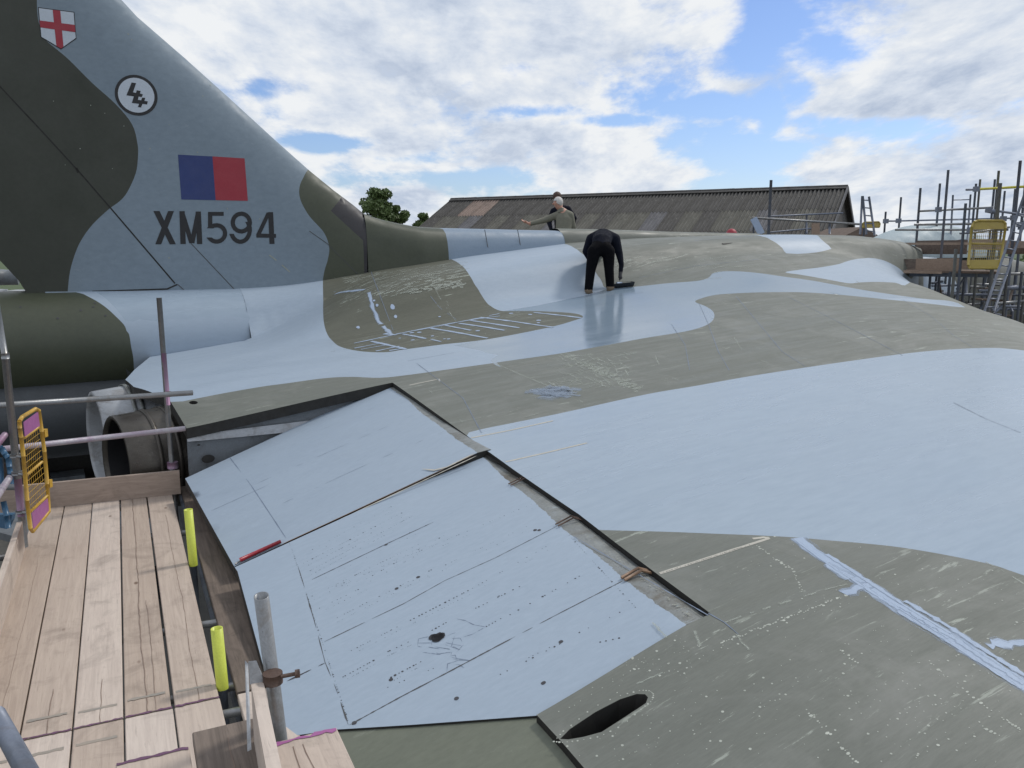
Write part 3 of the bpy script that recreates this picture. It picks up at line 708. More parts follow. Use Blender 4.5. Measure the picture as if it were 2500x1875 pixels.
for (xs, ys, xe, ye, n_) in [(770,295,960,420,26),(960,420,1020,550,14),(570,820,1300,540,60),(1040,1180,1180,1320,10),(1220,1380,1330,1480,8),(1220,860,1330,940,8),(1700,920,1810,1010,8),(1900,1080,2060,1200,8),(2090,1220,2200,1290,14),(1990,1270,2100,1330,5)]:
    for k in range(n_):
        a = k/n_; c = px_primer(*Zm(1500,1200,.4521,(xs+(xe-xs)*a+4*rng.normal(), ys+(ye-ys)*a+4*rng.normal()))[0])
        if c is not None: v, f = dot_st(c, .0022+.0045*rng.random()**2, .0008, asp=1.4); mb.add(v, f)
# rim of the scoop
for k in range(40):
    i = k*len(scoop)/40; a = scoop[int(i) % len(scoop)]; b = scoop[(int(i)+1) % len(scoop)]; q = a+(b-a)*(i % 1); q = q+(q-np.mean(scoop, 0))/np.linalg.norm(q-np.mean(scoop, 0))*.03
    v, f = dot_st(q, .002+.003*rng.random(), .0008); mb.add(v, f)
for _ in range(60):
    c = px_primer(*Zm(1500,1200,.4521,(40+rng.random()*420, 1040-.35*rng.random()*420-110*rng.random()))[0])
    if c is not None: v, f = dot_st(c, .0012+.006*rng.random()**3, .0008); mb.add(v, f)
mb.build('paint_chips', M_CHIP, air, kind='stuff')
# far scuffs: short scraped streaks
mb = MB()
def scuff(x, y, L_, w, ang):
    c = px_primer(x, y)
    if c is None: return
    d = np.array([math.sin(ang), math.cos(ang)])
    v, f = ribbon_st([c, c+d*L_*.5, c+d*L_], w*2.2, .0022, wob=.3); mb.rib(v, f)
for _ in range(150): x, y = 1200+160*rng.random(), 765+75*rng.random(); scuff(x*SV, y*SV, .04+.18*rng.random(), .006+.014*rng.random(), rng.choice([0.05, 1.3])+.2*rng.normal())
for _ in range(60): a = rng.random(); scuff((1215+160*a)*SV, (768+78*a)*SV+3*rng.normal(), .05+.12*rng.random(), .02+.03*rng.random(), .1*rng.normal())
for _ in range(420): x, y = 735+260*rng.random(), 0; y = 600-.13*(x-735)+55*rng.random()**1.5; scuff(x*SV, y*SV, .04+.14*rng.random(), .008+.014*rng.random(), .1*rng.normal())
for _ in range(90): x, y = 1290+330*rng.random(), 590+35*rng.random()-.05*(x-800) ; scuff(x*SV, y*SV, .08+.3*rng.random(), .008+.01*rng.random(), .1*rng.normal())
for _ in range(260): x, y = 900+1300*rng.random(), 600+320*rng.random(); scuff(x*SV, y*SV, .03+.12*rng.random(), .005+.010*rng.random(), rng.choice([0, 1.5])+.1*rng.normal())
for _ in range(30): x, y = 1990+200*rng.random(), 670+60*rng.random(); scuff(x*SV, y*SV, .15+.2*rng.random(), .02, .1*rng.normal())
mb.build('scrape_marks', M_SCUFF, air, kind='stuff')
# small dark vent on the forward hump
mb = MB(); q = [rayH(*p) for p in Zm(1700,350,.3617,(170,676),(180,686),(205,682),(250,672))]
S = np.array(q); z = Hs(S[:, 0], S[:, 1])+.006; mb.add(list(S[:, :1]*PV+S[:, 1:2]*FV+np.array([0, 0, 1])*z[:, None]), [(0, 1, 2, 3)]); mb.build('hump_vent', M_DARKGAP, air)

# ---- elevons
def plane_fit(pts):
    A = np.array([[p[0], p[1], 1] for p in pts]); z = np.array([p[2] for p in pts]); return np.linalg.lstsq(A, z, rcond=None)[0]
def to_plane(px, py, co):
    d = ray(px, py); k = co[2]/(d[2]-co[0]*(d@PV)-co[1]*(d@FV)); p = d*k; return np.array([p@PV, p@FV])
e_in = w2st(at_s(955, 935, 7.9)); pl1 = plane_fit([(7.9, 3.12, -1.40), (5.635, 2.94, -1.63), (5.635, 1.05, -2.17), (7.9, 1.09, -2.10)])
pl2 = plane_fit([(5.635, 2.94, -1.63), (2.99, 2.73, -1.93), (2.99, 1.86, -2.13), (3.49, 1.06, -2.25), (5.635, 1.05, -2.17)])
def elev(name, co, corners, strip_edge, label=None, extra_regs=(), mats=None):
    C_ = [to_plane(*p, co) for p in corners]
    st_ = [to_plane(*p, co) for p in strip_edge]
    def f3(vs):
        z = co[0]*vs[:, 0]+co[1]*vs[:, 1]+co[2]
        # rounded nose: falls away forward of the painted edge
        se = np.array(sorted(st_, key=lambda p: p[0])); te = np.interp(vs[:, 0], se[:, 0], se[:, 1])
        d = np.clip(vs[:, 1]-te, 0, None); z = z-np.where(d > 0, d*d*1.9, 0)
        return vs[:, :1]*PV+vs[:, 1:2]*FV+np.array([0, 0, 1.])*z[:, None]
    return C_, st_, f3
# elevon 1 (inboard)
def make_elevon(co, outline_px, strip_px, mats, regions_px=(), label=None, fwd=.36):
    st_ = [to_plane(*p, co) for p in strip_px]           # painted edge, inboard -> outboard
    rest = [to_plane(*p, co) for p in outline_px]         # remaining outline from outboard hinge round to inboard hinge
    nose = [p+np.array([0, fwd]) for p in st_]
    dom = nose+rest
    se = np.array(sorted([tuple(p) for p in st_]))
    def f3(vs):
        te = np.interp(vs[:, 0], se[:, 0], se[:, 1]); d = np.clip(vs[:, 1]-te, 0, None)
        z = co[0]*vs[:, 0]+co[1]*vs[:, 1]+co[2]-d*d*1.6
        return vs[:, :1]*PV+vs[:, 1:2]*FV+np.array([0, 0, 1.])*z[:, None]
    jag = densify(st_, .012); jag = [p+np.array([0, .0025*rng.normal()+.006*math.sin(7*p[0])+.002*math.sin(31*p[0])]) for p in jag]
    jag[0] = st_[0]+np.array([.05, 0]); jag[-1] = st_[-1]+np.array([-.05, 0])
    noseregion = jag+[st_[-1]+np.array([-.2, fwd+.2]), st_[0]+np.array([.2, fwd+.2])]
    regs_ = [([to_plane(*p, co) for p in poly], i) for poly, i in regions_px]+[(noseregion, 1)]
    o = sheet('elevon', dom, [], regs_, f3, .12, mats, air, skirt=(0, 0, -.07), skirt_mat=2, label=label)
    return o, f3
el1, f31 = make_elevon(pl1, [(572, 1383.5), (452, 1168)], [(940, 937), (995, 977), (1052, 1026), (1105, 1063), (1166, 1107)], [M_BLUEDRY, M_METAL, M_DARKGAP, M_PRIMER])
edge_c = Zm(700,1275,.4069,(300,1240),(700,1205),(1100,1180),(1500,1150))
el2, f32 = make_elevon(pl2, [(1664, 1533), (1490, 1641), (1312, 1747), (1000, 1770), (822, 1781), (690, 1800), (580, 1395), (573, 1385)], [(1169, 1109), (1246, 1177), (1367, 1281), (1506, 1398), (1672, 1525)], [M_BLUEDRY, M_METAL, M_DARKGAP, M_PRIMER], label='pale blue elevon with dark rivet holes and a torn hole')
def hp(co): return lambda s, t: co[0]*np.asarray(s)+co[1]*np.asarray(t)+co[2]
# elevon 3 (olive, outboard)
pl3 = pl2+np.array([0, 0, -.012])
d3 = [to_plane(*p, pl3) for p in [(824, 1786), (1000, 1775), (1308, 1750), (1366, 1812), (1427, 1884)]]
dl = d3[-1]-d3[-2]; dl /= np.linalg.norm(dl); te_ = to_plane(862, 1880, pl3)
dom3 = d3+[d3[-1]+dl*3, te_+dl*3, te_]
f33 = lambda vs: vs[:, :1]*PV+vs[:, 1:2]*FV+np.array([0, 0, 1.])*hp(pl3)(vs[:, 0], vs[:, 1])[:, None]
M_ELOLIVE = paint('grey_green_elevon_paint', (.150, .162, .122), (.125, .136, .102), .5, 1.2, (.5, 1.5, 1), .05, 20, chips=(.4, .42, .36), chip_amt=.5, chip_scale=12)
el3 = sheet('elevon', dom3, [], [], f33, .15, [M_ELOLIVE, M_DARKGAP], air, skirt=(0, 0, -.06), skirt_mat=1, label='grey green outboard elevon')
# copper bonding strips across the hinge strip
for (x, y, lab) in [(1281, 1173, 0), (1400, 1270, 0), (1566, 1398, 1)]:
    c = to_plane(x, y, pl2); mb = MB()
    for j in range(2):
        pts = [c+np.array([.03*j, -.12]), c+np.array([.03*j, 0]), c+np.array([.03*j, .12])]
        P_ = f32(np.array(pts)); mb.tube(P_[0]+[0, 0, .012], P_[1]+[0, 0, .03], .005 if not lab else .009, n=6); mb.tube(P_[1]+[0, 0, .03], P_[2]+[0, 0, .012], .005 if not lab else .009, n=6)
    mb.build('bonding_strip', M_COPPER if lab else M_RUST, air)
# dark notch at the joint of the elevons
mb = MB(); q = [to_plane(*p, pl2) for p in Zm(1050,1050,.3165,(365,178),(400,160),(465,178),(575,265),(520,262),(470,238),(420,205))]
P_ = f32(np.array(q))+[0, 0, .012]; mb.add(list(P_), [tuple(range(len(q)))]); mb.build('open_joint', M_DARKGAP, air)

# seams on elevons
def seam(parent, co, pxs, w, mat, dash=1.0, name='panel_seam', off=.001, wob=.5):
    m_ = MB(); hf = hp(co); pts = densify(pxs, 9); run = []
    for q in pts:
        if rng.random() < dash: run.append(to_plane(*q, co))
        else:
            if len(run) > 1: v, f = ribbon_st(run, w*(.6+.8*rng.random()), off, hf, wob, True); m_.add(v, f)
            run = []
    if len(run) > 1: v, f = ribbon_st(run, w, off, hf, wob, True); m_.add(v, f)
    return m_.build(name, mat, parent, kind='stuff' if dash < 1 else None)
k6 = .4069
for pts, w, dsh, mt in [
  ([(270,530),(400,700),(500,850),(612,1020)], .006, .97, M_SEAMBLUE), ([(325,580),(415,540)], .005, .9, M_SEAMBLUE), ([(415,540),(1180,215)], .004, .55, M_SEAMBLUE),
  ([(400,705),(1220,345)], .005, .75, M_SEAMBLUE), ([(1220,345),(1480,235)], .004, .5, M_SEAMBLUE), ([(510,845),(1110,568)], .006, .8, M_SEAMBLUE), ([(1110,568),(1560,375)], .006, .85, M_SEAMBLUE), ([(130,868),(500,700)], .005, .7, M_SEAMBLUE)]:
    seam(el1, pl1, Zm(450,900,k6,*pts), w, mt, dsh)
for pts, w, dsh, mt in [
  ([(15,125),(60,240),(100,370),(165,590),(230,840),(300,1010),(370,1218)], .006, .93, M_LINE), ([(115,362),(600,130),(880,0)], .0055, .96, M_RIVET), ([(225,718),(470,600),(700,490),(950,350),(1250,215),(1640,15)], .0045, .97, M_LINE),
  ([(375,1218),(700,1040),(960,905),(1270,740),(1640,545),(2040,340)], .0055, .97, M_LINE), ([(0,955),(230,845)], .009, .97, M_RIVET)]:
    seam(el2, pl2, Zm(700,1275,k6,*pts), w, mt, dsh)
# bare metal gap with filler between the two blue elevons
seam(el1, pl1, [(690, 1329), (900, 1232), (1160, 1110)], .007, M_COPPER, 1, 'joint_filler', .004, .1)
seam(el1, pl1, [(694, 1334), (900, 1237), (1164, 1114)], .012, M_TAPE, 1, 'joint_filler', .0045, .3)
seam(el1, pl1, [(1030, 1147), (1060, 1150), (1090, 1143), (1160, 1108)], .018, M_TAPE, 1, 'loose_tape', .008, .3)
# rivet holes
mb = MB()
def rivrow(a, b, n_, p, r0, r1):
    a = np.array(a, float); b = np.array(b, float)
    for k in range(n_):
        if rng.random() > p: continue
        q = a+(b-a)*(k+.2*rng.normal())/n_; c = to_plane(*Zm(700,1275,k6,tuple(q))[0], pl2)
        v, f = dot_st(c, .8*(r0+(r1-r0)*rng.random()**3), .0009, hp(pl2), 7); mb.add(v, f)
rivs = [((145,170),(640,-100),40,.5,.002,.005),((105,245),(700,-60),50,.55,.002,.007),((140,292),(760,-40),60,.6,.002,.004),((110,365),(860,5),50,.3,.002,.005),
 ((240,400),(800,130),50,.45,.002,.005),((150,445),(1500,-120),90,.35,.002,.006),((200,515),(480,380),16,.6,.003,.007),((480,340),(980,60),40,.3,.002,.006),((400,520),(1450,20),80,.25,.002,.006),
 ((270,590),(900,270),40,.35,.003,.006),((390,770),(680,620),18,.75,.003,.006),((740,590),(1110,400),16,.95,.005,.008),((1110,400),(1620,110),24,.35,.003,.006),
 ((600,780),(750,710),7,.7,.004,.007),((340,928),(540,820),10,.9,.004,.007),((610,940),(820,830),10,.8,.004,.009),((1050,560),(1300,430),12,.4,.003,.006),((1200,625),(1300,570),6,.7,.004,.006),((1340,555),(1800,300),20,.6,.004,.008),
 ((1160,505),(1420,375),12,.7,.004,.006),((870,650),(980,590),5,.8,.004,.008),((560,1010),(900,870),14,.3,.003,.005),((1450,815),(2120,480),22,.3,.003,.006),((1640,20),(2100,520),50,.7,.002,.006),((1240,935),(1700,700),10,.3,.004,.007),((30,160),(370,1200),110,.6,.002,.006),((1880,720),(2020,690),4,.8,.004,.007)]
for r_ in rivs: rivrow(*r_)
for a_, b_, n_, p_, r0_, r1_ in rivs[:16]: rivrow((a_[0]+8, a_[1]+22), (b_[0]+8, b_[1]+22), n_+12, p_*.55, .0018, .0035)
for (x, y) in [(1540,965),(1645,718),(1020,1057),(1490,48),(1515,48),(625,945),(660,398),(595,135),(788,330),(405,1205)]:
    c = to_plane(*Zm(700,1275,k6,(x,y))[0], pl2); v, f = dot_st(c, .011, .0009, hp(pl2), 8); mb.add(v, f)
mb.build('rivet_holes', M_RIVET, el2, kind='stuff')
mb = MB()
for (x, y, r) in [(905,692,.045),(880,690,.03),(925,685,.03),(900,705,.03)]:
    c = to_plane(*Zm(700,1275,k6,(x,y))[0], pl2); v, f = dot_st(c, r*.7, .004, hp(pl2), 11); mb.add(v, f)
mb.build('torn_hole', M_BLACK, el2)
cr = []
for _ in range(14):
    x, y = 950+90*rng.normal(), 760+55*rng.normal(); cr.append([(x, y), (x+35*rng.normal(), y+12*rng.normal()), (x+60*rng.normal(), y+20*rng.normal())])
mb = MB()
for pts in cr+[[(785,745),(790,700),(860,685)],[(785,745),(815,750)],[(1020,580),(1070,590),(1120,615),(1190,628)],[(1190,630),(1120,670),(1060,690)],[(960,905),(965,850),(1030,830)],[(1020,780),(1060,735)]]:
    v, f = ribbon_st([to_plane(*p, pl2) for p in densify(Zm(700,1275,k6,*pts), 4)], .0035, .0009, hp(pl2), .8, True); mb.add(v, f)
mb.build('hairline_cracks', M_SEAMBLUE, el2, kind='stuff')
mb = MB()    # chips and scrapes on the bare nose strips
for _ in range(170):
    a = rng.random(); pa = np.array([1172, 1100]); pb = np.array([1700, 1505]); q = pa+(pb-pa)*a+np.array([rng.normal()*6-8*0, rng.random()*14])
    c = to_plane(*q, pl2); P_ = f32(np.array([c+np.array([.008*math.cos(k), .02*math.sin(k)])*(.1+.35*rng.random()) for k in np.linspace(0, 5, 5)]))+[0, 0, .004]
    mb.add(list(P_), [tuple(range(5))])
mb.build('nose_scrapes', M_LINELT, el2, kind='stuff')

# red handled tool lying in the joint
tl = thing('screwdriver', 'red handled tool lying in the joint between the blue elevons', 'hand tool')
hz = hp(pl1)
def onp(px, py, dz=0.02): c = to_plane(px, py, pl1); return st2w(c[0], c[1], float(hz(c[0], c[1]))+dz)
mb = MB(); mb.tube(onp(586, 1374), onp(686, 1328), .015, .013, 10); mb.build('handle', M_SCREW, tl)
mb = MB(); mb.tube(onp(574, 1382, .014), onp(590, 1373, .016), .006, n=6); mb.build('shaft', M_STEEL, tl)

# ---- side wall and jet pipes
mb = MB()
tt = np.linspace(1.12, 3.3, 14)
top = [st2w(7.96, t, H1(7.96, t)-.02) for t in tt]; bot = [st2w(8.0, t, -2.75) for t in tt]
mb.add(top+bot, [(i, i+1, 14+i+1, 14+i) for i in range(13)], True); mb.build('pipe_side_panel', M_SIDE, air)
mb = MB()   # lip strip
top = [st2w(7.945, t, H1(7.95, t)-.07-.02*i) for i, t in enumerate(tt)]; bot = [st2w(7.93, t, H1(7.95, t)-.13-.025*i) for i, t in enumerate(tt)]
mb.add(top+bot, [(i, i+1, 14+i+1, 14+i) for i in range(13)], True); mb.build('side_lip', M_COWL, air)
def lathe(name, s, zc_, prof, mat, parent=air, n=40, arc=(0, 2*math.pi), label=None, yaw=0):
    mb = MB(); vs = []; fs = []; cy_, sy_ = math.cos(R(yaw)), math.sin(R(yaw))
    for (t, r) in prof:
        for k in range(n+1):
            a = arc[0]+(arc[1]-arc[0])*k/n; ds = r*math.sin(a); dt_ = t-1.5; vs.append(st2w(s+ds*cy_+dt_*sy_, 1.5+dt_*cy_-ds*sy_, zc_+r*math.cos(a)))
    for q in range(len(prof)-1):
        for k in range(n): fs.append((q*(n+1)+k, q*(n+1)+k+1, (q+1)*(n+1)+k+1, (q+1)*(n+1)+k))
    mb.add(vs, fs, True); return mb.build(name, mat, parent, label)
lathe('pipe_lining', 9.0, -2.12, [(2.4,.02),(2.4,.38),(1.4,.40),(.60,.45)], M_BLACK, yaw=11)
lathe('jet_pipe', 9.0, -2.12, [(.62,.455),(.55,.46),(.56,.485),(.80,.50),(1.0,.515),(1.3,.55)], M_BURNT, yaw=11, label='burnt steel outboard jet pipe')
lathe('jet_pipe', 10.22, -2.12, [(2.6,.44),(1.0,.46),(.50,.50),(.46,.505),(.47,.545),(.75,.57),(1.0,.60),(1.6,.64)], M_COWL, yaw=7, label='flaking white inboard jet pipe cowl')
# bands on the pipes
for s, r, t in [(9.0,.517,1.02),(9.0,.505,.84),(10.22,.59,.88),(10.22,.585,.80)]:
    lathe('pipe_band', s, -2.12, [(t-.02, r), (t-.02, r+.008), (t+.02, r+.010), (t+.02, r)], M_BURNT if s < 9.5 else M_METAL, yaw=11 if s < 9.5 else 7)
# bulkhead behind pipes
mb = MB(); mb.add([st2w(7.97, 1.25, -1.68), st2w(12.2, 1.0, -1.62), st2w(12.2, 1.3, -3.4), st2w(7.97, 1.4, -3.4)], [(0, 1, 2, 3)]); mb.build('rear_bulkhead', M_GREYLOW, air)
# holes in side panel
for (x, y, rx) in [(508, 1120, .05), (485, 1086, .012), (484, 1060, .01), (470, 955, .0)]:
    if rx == 0: continue
    c = at_s(x, y, 7.94); sc_, t_, z_ = w2st(c); mb = MB(); nn = 14
    mb.add([st2w(7.935, t_+rx*1.2*math.cos(a), z_+rx*.8*math.sin(a)) for a in np.linspace(0, 2*math.pi, nn+1)[:-1]], [tuple(range(nn))]); mb.build('access_hole', M_DARKGAP, air)

# ---- tail cone
def cyl_px(px, py, s0=CL, z0=-1.32, r=.74):
    d = ray(px, py); a = d@PV; b = d[2]; t = d@FV
    A = a*a+b*b; B = -2*(s0*a+z0*b); C = s0*s0+z0*z0-r*r; D = max(0, B*B-4*A*C); k = (-B-math.sqrt(D))/(2*A)
    return np.array([t*k, math.atan2(a*k-s0, b*k-z0)])       # (t, angle)
def bul3(vs):
    t = vs[:, 0]; a = vs[:, 1]; r = .74*np.clip(1-((-t-3.0)/7.)*(t < -3.0), .5, 1)
    s = CL+r*np.sin(a); z = -1.32+r*np.cos(a); return s[:, None]*PV+t[:, None]*FV+np.array([0, 0, 1.])*z[:, None]
bnd = [cyl_px(*p) for p in Zm(0,600,.3618,(560,325),(600,345),(660,378),(720,420),(780,475),(838,535),(855,575),(872,600),(885,680),(900,760),(905,840),(918,890),(918,948))]
bnd = sorted(bnd, key=lambda p: -p[1]) if bnd[0][1] > bnd[-1][1] else bnd
bl = smooth_line(bnd, 3)
blue_r = [(p[0], p[1]) for p in bl]+[(bl[-1][0], -math.pi*.99), (3.0, -math.pi*.99), (3.0, 1.6), (bl[0][0]-1.6, 1.6)]
tone = [cyl_px(*p) for p in Zm(0,600,.3618,(845,505),(900,512),(940,495),(1080,515),(1140,495),(1300,498),(1310,475),(1440,490),(1520,470),(1680,490))]
tone_r = [(p[0], p[1]) for p in tone]+[(3.2, tone[-1][1]), (3.2, 1.6), (tone[0][0]-1, 1.6)]
cone = sheet('tail_cone', [(-7, -math.pi), (2.72, -math.pi), (2.72, math.pi*.6), (-7, math.pi*.6)], [], [(blue_r, 1), ([p for p in tone_r if p[0] > bl[0][0]-.5 or True], 2)], bul3, .11, [M_OLIVE, M_BLUEDRY, M_BLUE], air)
# repaint: olive region wins back behind the boundary
me = cone.data; mi = np.zeros(len(me.polygons), np.int32); me.polygons.foreach_get('material_index', mi)
ctr = np.array([tuple(p.center) for p in me.polygons]); tt_ = ctr@FV; ss_ = ctr@PV; aa_ = np.arctan2(ss_-CL, ctr[:, 2]+1.32)
inb = in_poly(np.stack([tt_, aa_], 1), blue_r); mi[~inb] = 0; me.polygons.foreach_set('material_index', mi)
me.flip_normals() if False else None
lathe('tail_belly', CL-.1, -2.25, [(-6,.45),(-3,.6),(2.0,.66),(3.0,.7)], M_GREYLOW)
mb = MB()
for (x, y) in [(630,413),(712,472),(545,436),(390,490),(138,415),(640,388)]:
    c = cyl_px(*Zm(0,600,.3618,(x,y))[0]); a = [bul3(np.array([[c[0]+.015*math.cos(k), c[1]+.02*math.sin(k)]]))[0] for k in np.linspace(0, 5.3, 7)]
    nrm = np.array([0, 0, .0]); a = [p+(p-(CL*PV+c[0]*FV+np.array([0, 0, -1.32])))*.006 for p in a]; mb.add(a, [tuple(range(7))])
mb.build('cone_fasteners', M_RIVET, cone, kind='stuff')

# ---- fin
FS = 12.80
def fin_px(px, py): d = ray(px, py); k = FS/(d@PV); p = d*k; return np.array([p@FV, p[2]])
LEp = [fin_px(*p) for p in V((255,-20),(300,29),(400,116),(500,206),(600,298),(675,365),(730,410),(770,440),(793,459))]
dle = LEp[0]-LEp[1]; dle /= np.linalg.norm(dle)
LEp = [LEp[0]+dle*3.2]+LEp
finbase = [fin_px(*p) for p in V((793,585),(697,608),(520,633),(300,634),(58,634))]
fte = [fin_px(*p) for p in V((57,632),(40,606),(0,563))]
dte = fte[-1]-fte[0]; 
top_t = LEp[0]; teup = [fte[-1]+np.array([-1.1, 1.3]), fte[-1]+np.array([-1.6, 3.0]), np.array([top_t[0]-2.6, top_t[1]+.1])]
finp = LEp+[np.array([finbase[0][0], finbase[0][1]-.12]), np.array([finbase[1][0], finbase[1][1]-.12]), np.array([finbase[2][0], finbase[2][1]-.06])]+finbase[3:4]+[finbase[4]]+fte[1:]+teup
le_a = np.array(LEp)
def dist_le(P_):
    best = np.full(len(P_), 9.)
    for a, b in zip(le_a[:-1], le_a[1:]):
        d = b-a; L2 = d@d; k = np.clip(((P_-a)@d)/L2, 0, 1); best = np.minimum(best, np.linalg.norm(P_-(a+k[:, None]*d), axis=1))
    return best
def fin3(vs, side=1):
    d = dist_le(vs); D = .75; w = .20*np.sqrt(np.clip(1-(1-np.clip(d/D, 0, 1))**2, 0, 1))
    w = w*np.clip(1-.55*np.clip(d-2.5, 0, 4)/4, .2, 1)
    s = CL-side*w; return s[:, None]*PV+vs[:, :1]*FV+np.array([0, 0, 1.])*vs[:, 1:2]
D1 = [(80,-30),(80,20),(84,50),(92,72),(100,88),(122,106),(150,130),(200,180),(250,225),(285,268),(297,310),(298,340),(293,375),(275,415),(258,435),(235,452),(200,485),(175,520),(160,555),(150,595),(145,650)]
d1 = smooth_line([fin_px(*p) for p in V(*D1)], 4)
reg_d1 = d1+[np.array([d1[-1][0]-6, d1[-1][1]-1]), np.array([d1[0][0]-7, d1[0][1]+1.5]), d1[0]+np.array([-.2, 1.2])]
D2 = smooth_line([fin_px(*p) for p in Zm(0,0,.434,(1775,935),(1760,942),(1735,965),(1715,995),(1693,1035),(1685,1075),(1688,1110),(1702,1150),(1740,1215),(1790,1270),(1820,1305),(1842,1350),(1852,1395),(1850,1430),(1840,1475),(1826,1520),(1816,1580),(1816,1640))], 4)
reg_d2 = D2+[np.array([D2[-1][0]+3, D2[-1][1]-.5]), np.array([D2[0][0]+3, D2[0][1]+.1])]
reg_d3 = [fin_px(*p) for p in V((752,418),(747,422),(716,455),(785,519),(787,590),(797,590),(797,450))]
fin = sheet('tail_fin', finp, [], [(reg_d1, 1), (reg_d2, 2), (reg_d3, 3)], lambda v: fin3(v, 1), .09, [M_FIN, M_OLIVEDK, M_OLIVE, M_CHARC], air, label='tall blue grey tail fin with dark olive patches')
fo = sheet('fin_port_side', finp, [], [], lambda v: fin3(v, -1), .2, [M_FIN], fin)
# fin markings, raised a few mm
def fin_poly(name, pxs, mat, off=.004, parent=fin, seg=None):
    pts = [fin_px(*p) for p in pxs]; pts3 = fin3(np.array(pts))-PV*off
    mb = MB(); mb.add(list(pts3), [tuple(range(len(pts)))]); return mb.build(name, mat, parent)
def fin_stroke(mbx, pxs, wpx, off=.004, butt=None):
    P_ = np.array(densify(pxs, 4)); d = np.gradient(P_, axis=0); d /= np.linalg.norm(d, axis=1)[:, None]+1e-9
    n_ = np.stack([-d[:, 1], d[:, 0]], 1)
    A = P_+n_*wpx/2; B = P_-n_*wpx/2
    if butt is not None:                       # cut the stroke ends level, as lettering is
        for i in (0, -1):
            dd = d[i]; nn = np.array([wpx/2/abs(dd[1]), 0]) if abs(dd[1]) > .4 else n_[i]*wpx/2
            if nn@n_[i] < 0: nn = -nn
            A[i] = P_[i]+nn; B[i] = P_[i]-nn
    S = np.array([fin_px(*p) for p in np.concatenate([A, B])]); W3 = fin3(S)-PV*off
    n = len(P_); mbx.add(list(W3), [(i, i+1, n+i+1, n+i) for i in range(n-1)])
q1 = lambda *p: Zm(0, 0, .434, *p)
fin_poly('fin_flash_blue', q1((1001,870),(1195,880),(1213,1126),(1020,1122)), M_NAVY)
fin_poly('fin_flash_red', q1((1195,880),(1376,891),(1394,1130),(1213,1126)), M_RED)
def letter(strokes):
    mb = MB()
    for i, (pts, w) in enumerate(strokes): fin_stroke(mb, q1(*pts), w*.434, .004+.0004*i, True)
    return mb.build('serial_character', M_BLACK, fin)
arc = lambda cx, cy, rx, ry, a0, a1, n=14: [(cx+rx*math.cos(R(a)), cy+ry*math.sin(R(a))) for a in np.linspace(a0, a1, n)]
letter([([(880,1187),(972,1374)], 31), ([(962,1187),(890,1374)], 31)])
letter([([(1024,1188),(1030,1373)], 30), ([(1115,1190),(1123,1373)], 30), ([(1022,1190),(1078,1368)], 26), ([(1116,1190),(1080,1368)], 26)])
letter([([(1170,1203),(1258,1203)], 22), ([(1182,1200),(1182,1282)], 24), (arc(1218,1313,48,46,-140,150,18), 24)])
letter([(arc(1357,1252,48,50,-360,0,22), 24), (arc(1352,1292,53,68,-40,160,14), 24)])
letter([([(1522,1193),(1530,1372)], 28), ([(1512,1195),(1452,1322)], 22), ([(1442,1325),(1552,1327)], 22)])
# squadron disc
bc = lambda *p: Zm(260, 160, 140/1659, *p)
def ell(rx, ry, n=36, rot=35):
    out = []
    for a in np.linspace(0, 2*math.pi, n+1)[:-1]:
        x, y = rx*math.cos(a), ry*math.sin(a); c, s = math.cos(R(rot)), math.sin(R(rot)); out.append((857+x*c-y*s, 860+x*s+y*c))
    return out
disc = fin_poly('squadron_disc', bc(*ell(645, 565)), M_BLACK, .004)
fin_poly('disc_field', bc(*ell(548, 482)), M_WHITE, .0065)
fin_poly('disc_emblem', bc((725,492),(855,512),(765,775),(850,795),(875,718),(988,740),(965,810),(1050,835),(1025,905),(1020,915),(930,900),(905,990),(1000,1010),(1030,930),(1118,940),(1095,1025),(1195,1040),(1170,1130),(1040,1110),(1000,1215),(905,1205),(940,1110),(730,1085),(790,895),(575,865)), M_BLACK, .009)
# shield
fin_poly('shield_outline', q1((213,41),(418,67),(430,218),(343,279),(229,211)), M_BLACK, .004)
fin_poly('shield_field', q1((218,46),(414,71),(426,214),(343,273),(233,207)), M_WHITE, .0065)
fin_poly('shield_cross_upright', q1((296,56),(339,61),(357,264),(343,274),(317,258)), M_RED, .0085)
fin_poly('shield_cross_bar', q1((222,116),(421,141),(424,182),(227,155)), M_RED, .0095)
# rudder gap and seams
def fin_seam(pts, wpx, mat, name='fin_seam'):
    mb = MB(); fin_stroke(mb, pts, wpx, .003); return mb.build(name, mat, fin)
fin_seam(q1((-40,445),(0,487),(200,700),(435,955),(620,1168),(985,1595)), 3.4, M_DARKGAP, 'rudder_gap')
fin_seam(q1((430,945),(440,972)), 6, M_DARKGAP, 'rudder_gap')
fin_seam(q1((998,1600),(940,1626),(520,1640)), 3.6, M_DARKGAP, 'rudder_gap')
fin_seam(q1((1000,1600),(1050,1645)), 2.2, M_LINE)
fin_seam(q1((1075,1370),(1330,1640)), 2.0, M_LINE)
fin_seam(q1((1740,1300),(1840,1370),(2010,1540)), 1.6, M_LINE)
fin_seam(q1((1515,1435),(1555,1465)), 2.6, M_LINELT); fin_seam(q1((1585,1490),(1630,1530)), 2.6, M_LINELT)
mb = MB()
for _ in range(30):
    x, y = 300+1400*rng.random(), 100+1400*rng.random(); p = np.array(q1((x, y))[0])
    if in_poly(np.array([fin_px(*p)]), finp)[0]: fin_stroke(mb, [p, p+2*rng.normal(size=2)], 1.3+1.5*rng.random(), .0035)
mb.build('fin_scratches', M_LINELT, fin, kind='stuff')
